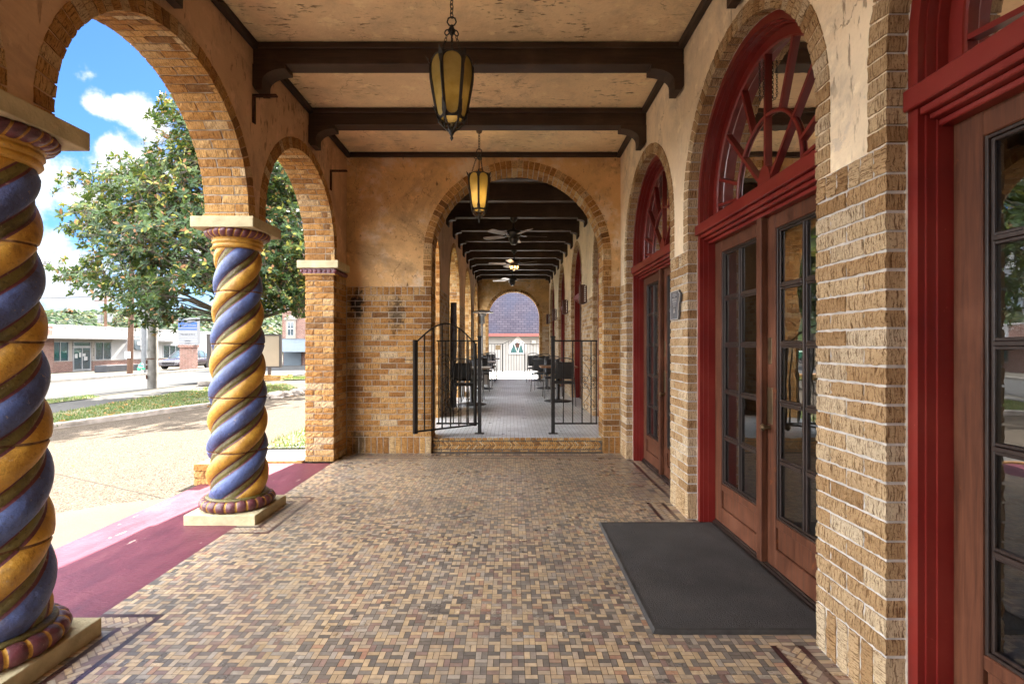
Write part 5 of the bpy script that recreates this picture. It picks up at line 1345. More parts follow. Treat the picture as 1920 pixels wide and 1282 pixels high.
# kerb along the driveway and loose stones
M_STONE = simple('weathered_stone', (.24, .21, .185), .95, .35, 5, bump=.7, bscale=14)
mb = MB(); kp = [(-8.9, 0), (-8.46, 6), (-8.04, 8.92), (-7.6, 10.3), (-7.18, 11.8), (-6.75, 13.4)]
P = []
for i in range(60):
    u = i/59*(len(kp)-1); k = min(int(u), len(kp)-2); f = u-k; x = kp[k][0]*(1-f)+kp[k+1][0]*f; y = kp[k][1]*(1-f)+kp[k+1][1]*f; z = zg(x); w_ = noise.noise(V((x*3, y*3, 0)))*.03
    P.append([(x+.02+w_, y, z-.03), (x+.0+w_, y, z+.075+w_*.6), (x-.13+w_, y, z+.085+w_*.6), (x-.15, y, z-.03)])
mb.grid(P, sm=False); tag(mb.build('lawn_kerb', M_STONE), kind='structure')
stone = None
for i, (x, y, s) in enumerate([(-6.62, 13.75, .20), (-6.5, 14.25, .24), (-6.4, 14.7, .18), (-6.3, 15.1, .22), (-6.25, 15.55, .17), (-6.45, 15.9, .2)]):
    mb = MB(); n = 10; P = []
    for a in range(n+1):
        th = PI*a/n; row = []
        for b in range(14):
            ph = 2*PI*b/14; d = V((math.sin(th)*math.cos(ph), math.sin(th)*math.sin(ph), math.cos(th))); q = 1+.38*noise.noise(d*1.6+V((i*3, 0, 0)))
            row.append((x+d.x*s*q, y+d.y*s*1.3*q, zg(x)+.03+d.z*s*.55*q))
        P.append(row)
    mb.grid(P, closev=True, sm=False); o = mb.build('kerb_stone', M_STONE, recalc=True)
    tag(o, ['grey kerb stone nearest the camera in the broken row', 'large grey kerb stone second in the broken row', 'third grey kerb stone of the broken row', 'fourth grey kerb stone of the broken row', 'small grey kerb stone fifth in the broken row', 'last grey kerb stone at the lawn tip'][i], 'stone', 'loose kerb stones at the lawn end')

# ------------------------------------------------------------------ magnolia
def m_leaf():
    t = NT('magnolia_leaf'); at = t.n('Attribute', 2, {'attribute_name': 'rnd', 'attribute_type': 'GEOMETRY'})
    c = t.ramp(at, [(0, (.009, .026, .008)), (.35, (.019, .047, .012)), (.58, (.040, .075, .016)), (.80, (.095, .125, .025)), (.88, (.27, .25, .04)), (.93, (.19, .085, .03)), (1, (.25, .13, .06))])
    t.set(Base_Color=c, Roughness=.48); t.bsdf.inputs['Specular IOR Level'].default_value = .28
    tl = t.nt.nodes.new('ShaderNodeBsdfTranslucent'); t.put(tl.inputs[0], t.mix(.5, c, (.16, .20, .03))); mx = t.nt.nodes.new('ShaderNodeMixShader'); mx.inputs[0].default_value = .18
    t.nt.links.new(t.bsdf.outputs[0], mx.inputs[1]); t.nt.links.new(tl.outputs[0], mx.inputs[2]); t.nt.links.new(mx.outputs[0], t.out.inputs[0]); return t.mat
M_LEAF = m_leaf(); M_BARK = simple('magnolia_bark', (.10, .085, .07), .9, .35, 9, bump=.7, bscale=30)
def leaf(mb, p, d, up, L, r):
    d = d.normalized(); s = d.cross(up)
    if s.length < 1e-3: s = d.orthogonal()
    s.normalize(); n = s.cross(d); W = L*.21
    b = len(mb.v)
    for q in (p, p+d*L*.35-s*W+n*L*.05, p+d*L*.72-s*W*.85+n*L*.02, p+d*L-n*L*.10, p+d*L*.72+s*W*.85+n*L*.02, p+d*L*.35+s*W+n*L*.05, p+d*L*.5-n*L*.02): mb.v.append(tuple(q))
    for f in ((0, 1, 6, 5), (1, 2, 3, 6), (6, 3, 4, 5)):
        mb.f.append(tuple(b+k for k in f)); mb.m.append(0); mb.r.append(r); mb.c.append((1, 1, 1)); mb.uv.append(None); mb.sm.append(False)
TX, TY = -9.0, 17.2; TZ0 = zg(-9)
tree = thing('magnolia_tree', 'big glossy leaved magnolia tree on the lawn behind the twisted columns', 'tree', (TX, TY, TZ0))
# crown profile (height above camera plane z, radius to the left/outer side)
prof = [(1.9, 3.4), (2.6, 4.3), (3.2, 5.2), (3.9, 5.6), (4.6, 5.2), (5.4, 5.0), (6.2, 4.9), (6.9, 4.8), (7.4, 3.3), (8.3, 2.7), (9.2, 2.2), (10.3, 1.9), (11.5, 1.5), (12.6, .9), (13.3, .3)]
def crad(z):
    for (a, ra), (b, rb) in zip(prof, prof[1:]):
        if a <= z <= b: return ra+(rb-ra)*(z-a)/(b-a)
    return 0
def interp(tab, x):
    if x <= tab[0][0]: return tab[0][1]
    for (a, fa), (b, fb) in zip(tab, tab[1:]):
        if x <= b: return fa+(fb-fa)*(x-a)/(b-a)
    return tab[-1][1]
hem = lambda x: interp([(120, 520), (200, 530), (222, 585), (300, 588), (318, 555), (340, 530), (400, 545), (470, 560), (600, 578)], x)
lft = lambda y: interp([(60, 330), (180, 318), (215, 312), (250, 318), (283, 285), (303, 245), (320, 215), (340, 165), (380, 170), (400, 150), (430, 150), (455, 185), (478, 165), (500, 140), (530, 150), (560, 220), (600, 235)], y)
clumps = []
rnd = random.Random(21)
tries = 0
while len(clumps) < 1150 and tries < 60000:
    tries += 1
    z = rnd.uniform(1.9, 13.2); a = rnd.uniform(0, 2*PI); Rm = crad(z); u = rnd.random() ** .42
    wob = .76+.46*noise.noise(V((math.cos(a)*1.6, math.sin(a)*1.6, z*.55+4)))+.12*noise.noise(V((math.cos(a)*4, math.sin(a)*4, z*1.7)))
    if rnd.random() > (Rm/5.6) ** 1.2+.12: continue
    r_ = Rm*u*wob*1.06
    p = V((TX+r_*math.cos(a), TY+r_*math.sin(a)*.95, z+TZ0*.5))
    # outline of the real crown: no foliage below the hem or beyond the left tips
    qx, qy = 957+965*p.x/p.y, 648-965*(p.z-1.35)/p.y
    if qy > hem(qx) or qx < lft(qy): continue
    # holes
    if noise.noise(p*.62+V((9, 2, 5))) < -.34 and u > .4: continue
    clumps.append(p)
def at(px, py, Y): # helper used only to read sizes off the photograph: point at distance Y
    return V(((px-957)*Y/965, Y, 1.35-(py-648)*Y/965))
for (px, py, Y) in [(122, 512, 17), (140, 520, 16.8), (160, 512, 17.2), (180, 520, 17), (205, 532, 16.6), (225, 500, 17), (136, 337, 17), (160, 343, 17.3), (185, 350, 17), (210, 358, 16.8), (148, 400, 17.5), (150, 428, 17), (170, 405, 17.2), (180, 430, 17), (245, 308, 17), (262, 318, 17), (300, 212, 17), (318, 200, 17.5), (322, 222, 17), (330, 250, 17), (225, 580, 15.8), (250, 592, 15.6), (280, 600, 15.7), (305, 596, 16), (330, 585, 16), (190, 395, 17), (205, 420, 17), (170, 490, 17), (195, 478, 17), (350, 300, 15.5), (300, 320, 16), (275, 345, 16), (240, 380, 16), (520, 565, 15.5), (545, 562, 16), (530, 550, 15), (560, 572, 16), (505, 545, 15.5), (515, 420, 15.5), (530, 450, 15), (545, 480, 15.5), (560, 500, 15.8), (510, 470, 15), (550, 430, 15.5)]:
    clumps.append(at(px, py, Y)); clumps.append(at(px+rr(-9, 9), py+rr(-9, 9), Y+rr(-.4, .4)))
mbL = MB(); mbB = MB()
# trunk and limbs
trunk = [V((TX+.15*math.sin(k*.9), TY+.1*math.cos(k*1.3), TZ0-.1+k*1.15)) for k in range(11)]
mbB.tube(trunk, [.34-.027*k for k in range(11)], 12)
for p in clumps:
    # twig from the nearest lower trunk point
    k = max(0, min(9, int((p.z-TZ0)/1.15-.7*((p-V((TX, TY, p.z))).length/5.5)))); q = trunk[max(k, 2)]
    if rnd.random() < .22:
        m1 = q.lerp(p, .45)+V((rnd.uniform(-.25, .25), rnd.uniform(-.25, .25), rnd.uniform(-.05, .35))); m2 = q.lerp(p, .75)+V((rnd.uniform(-.2, .2), rnd.uniform(-.2, .2), rnd.uniform(-.1, .15)))
        L = (p-q).length; mbB.tube([q, m1, m2, p], [.012+.009*L, .009+.005*L, .007+.002*L, .004], 5, caps=False)
    # whorls
    nt = rnd.randint(6, 9); out = (p-V((TX, TY, p.z-1.2))).normalized()
    tint = rnd.gauss(.47, .17)
    for j in range(nt):
        tip = p+V((rnd.gauss(0, .25), rnd.gauss(0, .25), rnd.gauss(0, .20)))
        ax = (out*.8+V((rnd.uniform(-.8, .8), rnd.uniform(-.8, .8), rnd.uniform(-.2, .9)))).normalized()
        mbB.tube([p, (p+tip)/2, tip], [.007, .005, .004], 3, caps=False)
        o1 = ax.orthogonal().normalized(); o2 = ax.cross(o1)
        nl = rnd.randint(7, 10); a0 = rnd.uniform(0, 6)
        for i in range(nl):
            a = a0+i*2.4; dr = (o1*math.cos(a)+o2*math.sin(a))*.85+ax*rnd.uniform(-.15, .75)-V((0, 0, rnd.uniform(0, .35)))
            rv = min(.86, max(0, tint+rnd.gauss(0, .15)))
            if rnd.random() < .12: rv = rnd.uniform(.84, 1)
            leaf(mbL, tip-ax*rnd.uniform(0, .10), dr, ax, rnd.uniform(.12, .20), rv)
tr = mbB.build('trunk', M_BARK, tree); mbL.build('crown', M_LEAF, tree, attr='r')

# ------------------------------------------------------------------ across the street
M_RBRICK = m_far_brick('street_red_brick')
for n in M_RBRICK.node_tree.nodes:
    if n.type == 'VALTORGB':
        for e, c in zip(n.color_ramp.elements, [(.075, .026, .019), (.11, .038, .028), (.14, .052, .038), (.16, .066, .05), (.18, .085, .066)]): e.color = (*c, 1)
M_WB = simple('white_painted_wall', (.42, .415, .405), .75, .06, 2)
M_CREAM = simple('cream_wall', (.27, .25, .225), .75, .06, 2)
M_DKGL = simple('dark_window_glass', (.018, .035, .045), .08, .3, 3, 0, .7)
M_ALU = simple('white_aluminium', (.30, .30, .305), .4, .05, 5)
M_FASC = simple('grey_fascia', (.20, .19, .185), .6, .1, 5)
BX = -34.0
B = thing('storefront_building', 'long low white storefront with red brick base across the street', 'building', (BX, 46, -.65))
mb = MB(); mb.box(BX-14, BX, 34.5, 62, -.9, 2.83); mb.build('wall', M_WB, B)
mb = MB()
for k in range(56): y = 34.5+k*.5; mb.box(BX-.2, BX+.14, y, y+.36, 2.831, 2.93)
mb.box(BX-14.1, BX-.2, 34.4, 62.1, 2.831, 2.90); mb.build('roof_edge', M_WB, B)
mb = MB(); mb.box(BX+.003, BX+.35, 34.5, 37.95, -.9, 2.0); mb.box(BX+.003, BX+.30, 36.1, 37.9, 2.0, 2.78); mb.build('brick_pilaster', M_RBRICK, B)
mb = MB()
for (a, b, h) in ((37.96, 39.85, .14), (41.75, 51.3, .10), (51.31, 62, .10)): mb.box(BX+.003, BX+.10, a, b, -.9, h)
mb.build('brick_base', M_RBRICK, B)
mb = MB(); mb.box(BX+.003, BX+.12, 41.76, 51.25, .101, .16); mb.box(BX+.003, BX+.12, 37.98, 39.86, .141, .19); mb.build('sill', M_CREAM, B)
mb = MB(); mb.box(BX+.002, BX+1.9, 35.5, 45.6, 1.90, 2.05); mb.build('canopy', M_ALU, B)
mb = MB(); mb.box(BX+1.901, BX+1.95, 35.4, 45.65, 1.86, 2.02); mb.build('canopy_fascia', M_FASC, B)
for y in (37.4, 39.3, 41.3, 43.2, 45.0):
    mb = MB(); mb.bar((BX+.01, y, 2.70), (BX+1.85, y+.2, 2.05), .03); mb.obox((BX+.03, y, 2.70), (.03, 0, 0), (0, .07, 0), (0, 0, .06)); mb.build('tie_rod', M_FASC, B)
def win(name, ya, yb_, za, zb_, panes, par=B, x=BX):
    mb = MB(); f = .055
    mb.box(x+.004, x+.09, ya, yb_, za, za+f); mb.box(x+.004, x+.09, ya, yb_, zb_-f, zb_)
    for k in range(panes+1):
        y = ya+f/2+(yb_-ya-f)*k/panes; mb.box(x+.004, x+.088, y-f/2, y+f/2, za+f, zb_-f)
    o = mb.build(name, M_ALU, par)
    mb = MB(); mb.box(x+.003, x+.04, ya+.02, yb_-.02, za+.02, zb_-.02); mb.build('pane', M_DKGL, o); return o
win('window', 38.03, 39.55, .15, 1.66, 2); win('window', 42.05, 43.75, .17, 1.66, 2); win('window', 50.3, 53.1, .02, 1.40, 3)
mb = MB()
for (a, b) in ((39.56, 39.86), (41.70, 42.04)): mb.box(BX+.003, BX+.06, a, b, .2, 1.90)
mb.box(BX+.003, BX+.05, 38.0, 43.9, 1.661, 1.899); mb.build('pilaster', M_CREAM, B)
dd = win('door', 39.95, 41.62, -.55, 1.22, 2); win('transom_window', 39.95, 41.62, 1.28, 1.66, 1)
mb = MB()
for (y, z, w_, h) in ((40.25, .55, .26, .34), (40.62, .62, .2, .36), (41.0, .62, .28, .22), (41.15, .33, .34, .30)): mb.box(BX+.041, BX+.046, y-w_/2, y+w_/2, z-h/2, z+h/2)
mb.build('notice', M_WB, dd)
for k, ch in enumerate('2028'): text_mesh(ch, .17, frame((BX+.063, 41.9, 1.08-k*.17), (0, 1, 0), (0, 0, 1)), 'street_number', M_DKGL, B, .003)
mb = MB(); mb.box(BX+.002, BX+1.1, 49.0, 51.8, 1.72, 1.90); mb.build('window_awning', M_FASC, B)
M_SGREY = simple('sign_grey', (.12, .145, .155), .6, .08, 4)
fz = lambda d: (lambda p: (BX+d, p[0], p[1]))
mb = MB(); mb.prism([(46.3, 1.15), (46.6, .96), (48.4, .96), (47.9, 2.0), (47.75, 2.18), (46.3, 2.18)], fz(.004), fz(.22)); sg = mb.build('wall_sign', M_SGREY, B, recalc=True)
mb = MB(); mb.box(BX+.2205, BX+.27, 46.98, 47.34, 1.0, 2.15); mb.box(BX+.2205, BX+.269, 46.55, 46.98, 1.42, 1.75); mb.box(BX+.2205, BX+.269, 47.34, 47.70, 1.42, 1.75); mb.build('cross', M_WB, sg)
# planter box on the far pavement
mb = MB(); mb.box(-29.6, -28.7, 36.6, 39.9, zg(-29)-.05, zg(-29)+.46); tag(mb.build('planter_box', simple('dark_planter', (.045, .045, .048), .8, .2, 3), bevel=.03), 'dark grey concrete planter box in front of the storefront', 'planter')
# pylon sign
t = thing('thrift_store_sign', 'blue and white letter board sign on a red brick pillar', 'sign', (-22.5, 35.7, zg(-22.5)))
z0 = zg(-22.5); px0, px1 = -22.95, -22.05
mb = MB(); mb.box(px0, px1, 35.7, 36.3, z0-.1, z0+1.62); mb.box(px0-.08, px1+.08, 35.62, 36.38, z0+1.6205, z0+1.80); mb.build('pillar', M_RBRICK, t)
sx0, sx1 = -23.15, -21.80; sz0, sz1 = z0+1.815, 3.30
M_PANEL = simple('sign_white', (.15, .155, .165), .5, .04, 4); M_SBLUE = simple('sign_blue', (.004, .055, .22), .5, .05, 4); M_SBLK = simple('sign_black', (.006, .006, .008), .5)
mb = MB(); mb.box(sx0, sx1, 35.85, 36.15, sz0, sz1); pn = mb.build('panel', M_PANEL, t)
H = sz1-sz0; yf = 35.849
mb = MB(); mb.box(sx0+.02, sx1-.03, yf-.008, yf, sz1-H*.36, sz1-H*.165); mb.box(sx0+.02, sx1-.03, yf-.008, yf, sz1-H*.455, sz1-H*.405); mb.build('blue_band', M_SBLUE, pn)
mb = MB()
for k in range(7): zz = sz1-H*(.52+.065*k); mb.box(sx0+.02, sx1-.02, yf-.006, yf, zz-.006, zz+.006)
mb.build('letter_rail', simple('rail_grey', (.45, .47, .5), .5), pn)
xm = (sx0+sx1)/2
def stx(s, sz, z, mat, x=xm): text_mesh(s, sz, frame((x, yf-.012, z), (1, 0, 0), (0, 0, 1)), 'lettering', mat, pn, .002)
stx('K', .17, sz1-H*.075, M_SBLUE, sx0+.16); stx('A', .17, sz1-H*.085, M_SBLUE, sx0+.36)
stx('AUXILIARY', .105, sz1-H*.20, M_PANEL); stx('THRIFT STORE', .185, sz1-H*.29, M_PANEL)
stx('THU SAT 10 TO 4', .13, sz1-H*.625, M_SBLK); stx('LUNCH', .11, sz1-H*.865, M_SBLK); stx('14 OCT', .11, sz1-H*.945, M_SBLK)
# poles
M_POLE = simple('weathered_concrete_pole', (.13, .122, .11), .9, .3, 4, bump=.5, bscale=20); M_PWOOD = simple('pole_wood', (.085, .05, .035), .9, .3, 6, 0, .2, .5, 30, 0, (8, 8, .6)); M_GALV = simple('pale_metal_pole', (.10, .104, .11), .6, .1, 5, .2)
t = thing('concrete_pole', 'square rust stained concrete pole at the near edge of the road', 'pole', (-13.2, 19, zg(-13)))
mb = MB(); mb.tube([(-13.2, 19, zg(-13)-.1), (-13.2, 19, 7.2)], [.175, .13], 4); mb.build('shaft', M_POLE, t)
mb = MB()
for z in (.75, .55, .2): mb.box(-13.34, -13.30, 18.83, 18.86, z-.07, z+.08)
mb.box(-13.36, -13.04, 18.84, 18.86, .86, .89); mb.build('rusty_strap', M_RUST, t)
mb = MB(); mb.cyl((-22, 30.9, zg(-22)-.1), (-22, 30.9, 8.6), .15, .11, 16); tag(mb.build('light_pole', M_GALV), 'round pale metal pole standing behind the green hydrant', 'pole')
t = thing('utility_pole', 'brown wooden utility pole carrying a small white notice', 'pole', (-24.4, 33, zg(-24)))
mb = MB(); mb.cyl((-24.4, 33, zg(-24)-.1), (-24.2, 33, 8.8), .17, .12, 12); mb.build('shaft', M_PWOOD, t)
mb = MB(); mb.box(-24.58, -24.22, 32.80, 32.82, .55, .98); mb.build('notice', M_WB, t)
t = thing('utility_pole', 'distant utility pole with cross arms and transformer behind the storefront', 'pole', (-45, 57.2, -1))
mb = MB(); mb.cyl((-45, 57.2, -1.2), (-45, 57.2, 6.9), .17, .12, 10); mb.build('shaft', M_PWOOD, t)
for z in (6.75, 6.35): mb = MB(); mb.box(-46.1, -43.9, 57.02, 57.1, z-.06, z+.06); mb.build('cross_arm', M_PWOOD, t)
mb = MB(); mb.cyl((-45.5, 57.1, 3.9), (-45.5, 57.1, 4.8), .25, n=12); mb.cyl((-44.4, 57.1, 4.0), (-44.4, 57.1, 4.9), .25, n=12); mb.build('transformer', M_GALV, t)
def wire(a, b, sag, label, rad=.014):
    a, b = V(a), V(b); mb = MB(); mb.tube([a.lerp(b, k/14)-V((0, 0, sag*4*(k/14)*(1-k/14))) for k in range(15)], rad, 5); tag(mb.build('power_line', M_SBLK), label, 'wire', 'overhead power lines')
wire((-60, 38, 5.1), (-46.0, 57, 6.8), .35, 'thick black power line rising to the distant utility pole', .035)
wire((-43.9, 57, 6.8), (-24.3, 33.2, 5.2), .35, 'power line between the distant pole and the wooden pole')
wire((-60, 48, 3.3), (-45, 57, 4.3), .2, 'upper thin line crossing in front of the hill'); wire((-60, 48, 2.9), (-45, 57, 3.9), .2, 'lower thin line crossing in front of the hill'); wire((-36, 40, 9.6), (-20, 46, 10.4), .3, 'high thin line crossing behind the magnolia', .012)
# lettered sign
t = thing('letter_sign', 'white sign board with dark letters rising behind the near column', 'sign', (-36, 36, -1))
sy = 38.0; sxr = (104-957)*sy/965
mb = MB(); mb.box(sxr-2.3, sxr, sy, sy+.2, 1.35+145*sy/965, 1.35+172*sy/965); mb.build('panel', M_WB, t)
zt_ = 1.35+154*sy/965
text_mesh('AY', .52, frame((sxr-.28, sy-.006, zt_), (1, 0, 0), (0, 0, 1)), 'lettering', M_SBLK, t, .004, 'RIGHT')
mb = MB(); mb.cyl((sxr-1.5, sy+.1, -.8), (sxr-1.5, sy+.1, 1.35+145*sy/965), .12, n=10); mb.build('post', M_GALV, t)
# hydrant
t = thing('fire_hydrant', 'green topped white fire hydrant at the foot of the metal pole', 'hydrant', (-21.75, 30.3, zg(-22)))
hx, hy, hz = -21.75, 30.3, zg(-22); M_HGR = simple('hydrant_green', (.02, .22, .12), .5)
mb = MB(); mb.lathe([(.16, 0), (.16, .04), (.11, .05), (.11, .45), (.15, .46), (.15, .50)], (hx, hy, hz), 14); mb.build('barrel', M_WB, t)
mb = MB(); mb.lathe([(.15, .5005), (.14, .58), (.08, .66), (.03, .68), (.03, .73)], (hx, hy, hz), 14); mb.cyl((hx-.2, hy, hz+.38), (hx+.2, hy, hz+.38), .06, n=10); mb.cyl((hx, hy-.2, hz+.33), (hx, hy, hz+.33), .075, n=10); mb.build('bonnet', M_HGR, t)
# parked car (faces -Y)
M_CAR = simple('dark_car_paint', (.045, .038, .045), .25, .1, 3, .3, .6, coat=.8); M_CGL = simple('car_glass', (.05, .07, .08), .05, .1, 3, 0, .8); M_TYRE = simple('tyre_rubber', (.015, .015, .015), .85); M_RIM = simple('alloy_rim', (.5, .5, .52), .3, .1, 5, .8)
cx, cy, cz = -25.6, 38.5, zg(-25.5)
t = thing('parked_car', 'dark parked car half hidden behind the brick sign pillar', 'car', (cx, cy, cz))
secs = []   # (y, half width bottom, half width top, z bottom, z belt/top)
body = [(0, .70, .62, .34, .60), (.12, .80, .70, .24, .70), (.6, .87, .76, .20, .78), (1.25, .89, .80, .20, .88), (2.2, .90, .82, .20, .90), (3.3, .90, .82, .20, .92), (4.0, .88, .78, .22, .93), (4.35, .80, .70, .28, .88), (4.45, .70, .6, .38, .75)]
P = []
for (y, wb, wt, zb_, zt2) in body:
    row = []
    for (fx, fz_) in ((-.85, 0), (-1, .18), (-1.02, .5), (-.97, .8), (-.86, 1), (0, 1.03), (.86, 1), (.97, .8), (1.02, .5), (1, .18), (.85, 0)):
        w_ = wb if abs(fx) > .9 else wt; row.append((cx+fx*w_, cy+y, cz+zb_+(zt2-zb_)*fz_))
    P.append(row)
mb = MB(); mb.grid(P, closev=True); mb.face(P[0][::-1]); mb.face(P[-1]); bd = mb.build('body', M_CAR, t, recalc=True)
cab = [(1.15, .80, .86), (1.95, .66, 1.36), (2.7, .66, 1.44), (3.4, .64, 1.38), (4.15, .74, .90)]
mb = MB(); mb.grid([[(cx-.82, cy+y, cz+.86), (cx-w_, cy+y, cz+z), (cx, cy+y, cz+z+.03), (cx+w_, cy+y, cz+z), (cx+.82, cy+y, cz+.86)] for (y, w_, z) in cab]); mb.build('windows', M_CGL, t, recalc=True)
mb = MB(); mb.grid([[(cx-w_-.004, cy+y, cz+z+.004), (cx, cy+y, cz+z+.036), (cx+w_+.004, cy+y, cz+z+.004)] for (y, w_, z) in cab[1:4]]); 
for sgx in (-1, 1):
    for (y, w_, z) in (cab[1], cab[2], cab[3]): mb.bar((cx+sgx*(w_+.005), cy+y, cz+z), (cx+sgx*.835, cy+y-.12, cz+.87), .05, .04)
    mb.bar((cx+sgx*.70, cy+1.15, cz+.885), (cx+sgx*.665, cy+1.95, cz+1.365), .05, .05)
mb.build('roof', M_CAR, t)
for sgx in (-1, 1):
    for wy in (.85, 3.55):
        c0_ = V((cx+sgx*.80, cy+wy, cz+.32)); mb = MB(); mb.cyl(c0_-V((sgx*.08, 0, 0)), c0_+V((sgx*.115, 0, 0)), .32, n=24); wh = mb.build('wheel', M_TYRE, t)
        mb = MB(); mb.cyl(c0_+V((sgx*.10, 0, 0)), c0_+V((sgx*.122, 0, 0)), .21, .16, 16); mb.build('rim', M_RIM, wh)
    mb = MB(); mb.obox((cx+sgx*.60, cy+.07, cz+.63), (.13, 0, 0), (0, .06, 0), (0, 0, .055)); mb.build('headlight', M_RIM, t, bevel=.02)
mb = MB(); mb.box(cx-.45, cx+.45, cy-.012, cy+.1, cz+.40, cz+.52); mb.build('grille', M_TYRE, t)
mb = MB(); mb.box(-26.6, -24.3, 47.6, 49.5, zg(-25)-.02, zg(-25)+.55); 
t = thing('dumpster', 'green dumpster with a pale base near the parked car', 'dumpster', (-25.5, 48.5, zg(-25)))
mb.build('base', M_WB, t, bevel=.03); mb = MB(); mb.box(-26.7, -24.2, 47.5, 49.6, zg(-25)+.551, zg(-25)+1.25); mb.build('container', M_HGR, t, bevel=.04)
# blank tan sign
t = thing('blank_sign', 'blank tan sign panel in a dark frame on two posts', 'sign', (-12, 23, zg(-11)))
M_TAN = simple('tan_sign_face', (.30, .235, .16), .6, .06, 1.5); M_SFR = simple('sign_frame', (.035, .026, .022), .6)
za, zb_ = .37, 1.86
mb = MB(); mb.box(-13.40, -10.34, 23.02, 23.12, za+.06, zb_-.06); mb.build('panel', M_TAN, t)
mb = MB(); mb.box(-13.58, -10.26, 23.0, 23.14, za, za+.06); mb.box(-13.58, -10.26, 23.0, 23.14, zb_-.06, zb_); mb.box(-13.58, -13.40, 23.001, 23.139, za+.06, zb_-.06); mb.box(-10.34, -10.26, 23.001, 23.139, za+.06, zb_-.06); mb.build('frame', M_SFR, t)
for x in (-12.9, -10.8): mb = MB(); mb.box(x-.06, x+.06, 23.02, 23.12, zg(x), za-.001); mb.build('post', M_SFR, t)
mb = MB(); courses(mb, (-11.7, 22.6, 0), (1, 0, 0), (0, -1, 0), 1.6, zg(-11)-.05, zg(-11)+.22, nu=3, nv=2); mb.box(-11.69, -10.11, 22.61, 23.9, zg(-11)-.1, zg(-11)+.20); courses(mb, (-10.1, 22.61, 0), (0, 1, 0), (1, 0, 0), 1.3, zg(-11)-.05, zg(-11)+.22, nu=3, nv=2)
tag(mb.build('brick_planter', M_BRICK, attr='r'), 'low brick planter at the foot of the blank sign', 'planter')
mb = MB(); q = (-11.45, 19.6, zg(-11.4)); mb.lathe([(.36, 0), (.40, .05), (.40, .17), (.36, .22), (.28, .22), (.27, .12)], q, 24); mb.lathe([(.001, .12), (.27, .12)], q, 24, capb=False)
tag(mb.build('round_planter', M_STONE, recalc=True), 'low round grey concrete planter on the lawn beside the column', 'planter')
# brick block at the corner
cb = thing('brick_building', 'tall red brick building with a stone window and blue metal awning', 'building', (-16, 44, -.5))
y = 44
mb = MB(); mb.box(-19.5, -9, y, y+10, 1.95, 9.5); mb.box(-19.5, -9, y+.1, y+9.9, -1, 1.95); mb.build('wall', M_RBRICK, cb)
M_STN = simple('pale_stone_trim', (.24, .22, .19), .8, .08, 3)
mb = MB(); xw = -18.75
fy = lambda d: (lambda p: (p[0], y-d, p[1]))
mb.prism([(xw-.42, 1.96), (xw+.42, 1.96), (xw+.42, 3.55), (xw-.42, 3.55)], fy(-.001), fy(.08)); mb.prism([(xw-.55, 3.551), (xw+.55, 3.551), (xw+.5, 3.68), (xw, 3.98), (xw-.5, 3.68)], fy(-.001), fy(.16)); mb.prism([(xw-.36, 4.4), (xw+.36, 4.4), (xw+.36, 5.6), (xw-.36, 5.6)], fy(-.001), fy(.07)); st_ = mb.build('window_surround', M_STN, cb, recalc=True)
for (z0_, z1_) in ((2.2, 3.4), (4.55, 5.5)):
    mb = MB(); mb.box(xw-.25, xw+.25, y-.10, y-.081, z0_, z1_); mb.box(xw-.02, xw+.02, y-.125, y-.1005, z0_, z1_); mb.box(xw-.25, xw-.021, y-.12, y-.1005, (z0_+z1_)/2-.03, (z0_+z1_)/2+.03); mb.box(xw+.021, xw+.25, y-.12, y-.1005, (z0_+z1_)/2-.03, (z0_+z1_)/2+.03)
    wdw = mb.build('window', M_ALU, cb); mb = MB()
    for (a, b) in ((xw-.22, xw-.03), (xw+.03, xw+.22)):
        for (c, d) in ((z0_+.05, (z0_+z1_)/2-.05), ((z0_+z1_)/2+.05, z1_-.05)): mb.box(a, b, y-.113, y-.1003, c, d)
    mb.build('pane', M_DKGL, wdw)
M_AWN = simple('blue_grey_awning', (.075, .098, .12), .6, .1, 3)
mb = MB(); n = 46
P = [[(-19.6+10.6*k/n, y-.02-1.5*u+(.02 if k % 2 else 0), 1.94-1.05*u*u-.05*u) for u in [q/6 for q in range(7)]] for k in range(n+1)]
mb.grid(P, sm=False); mb.build('awning', M_AWN, cb)
mb = MB(); mb.box(-19.4, -17.9, y+.0, y+.09, -.7, .85); mb.build('shutter', M_AWN, cb)
mb = MB(); mb.box(-17.0, -15.6, y+.0, y+.09, -.6, .7); w2 = mb.build('shop_window', M_ALU, cb); mb = MB(); mb.box(-16.9, -16.35, y-.012, y-.001, -.5, .6); mb.box(-16.25, -15.7, y-.012, y-.001, -.5, .6); mb.build('pane', M_DKGL, w2)

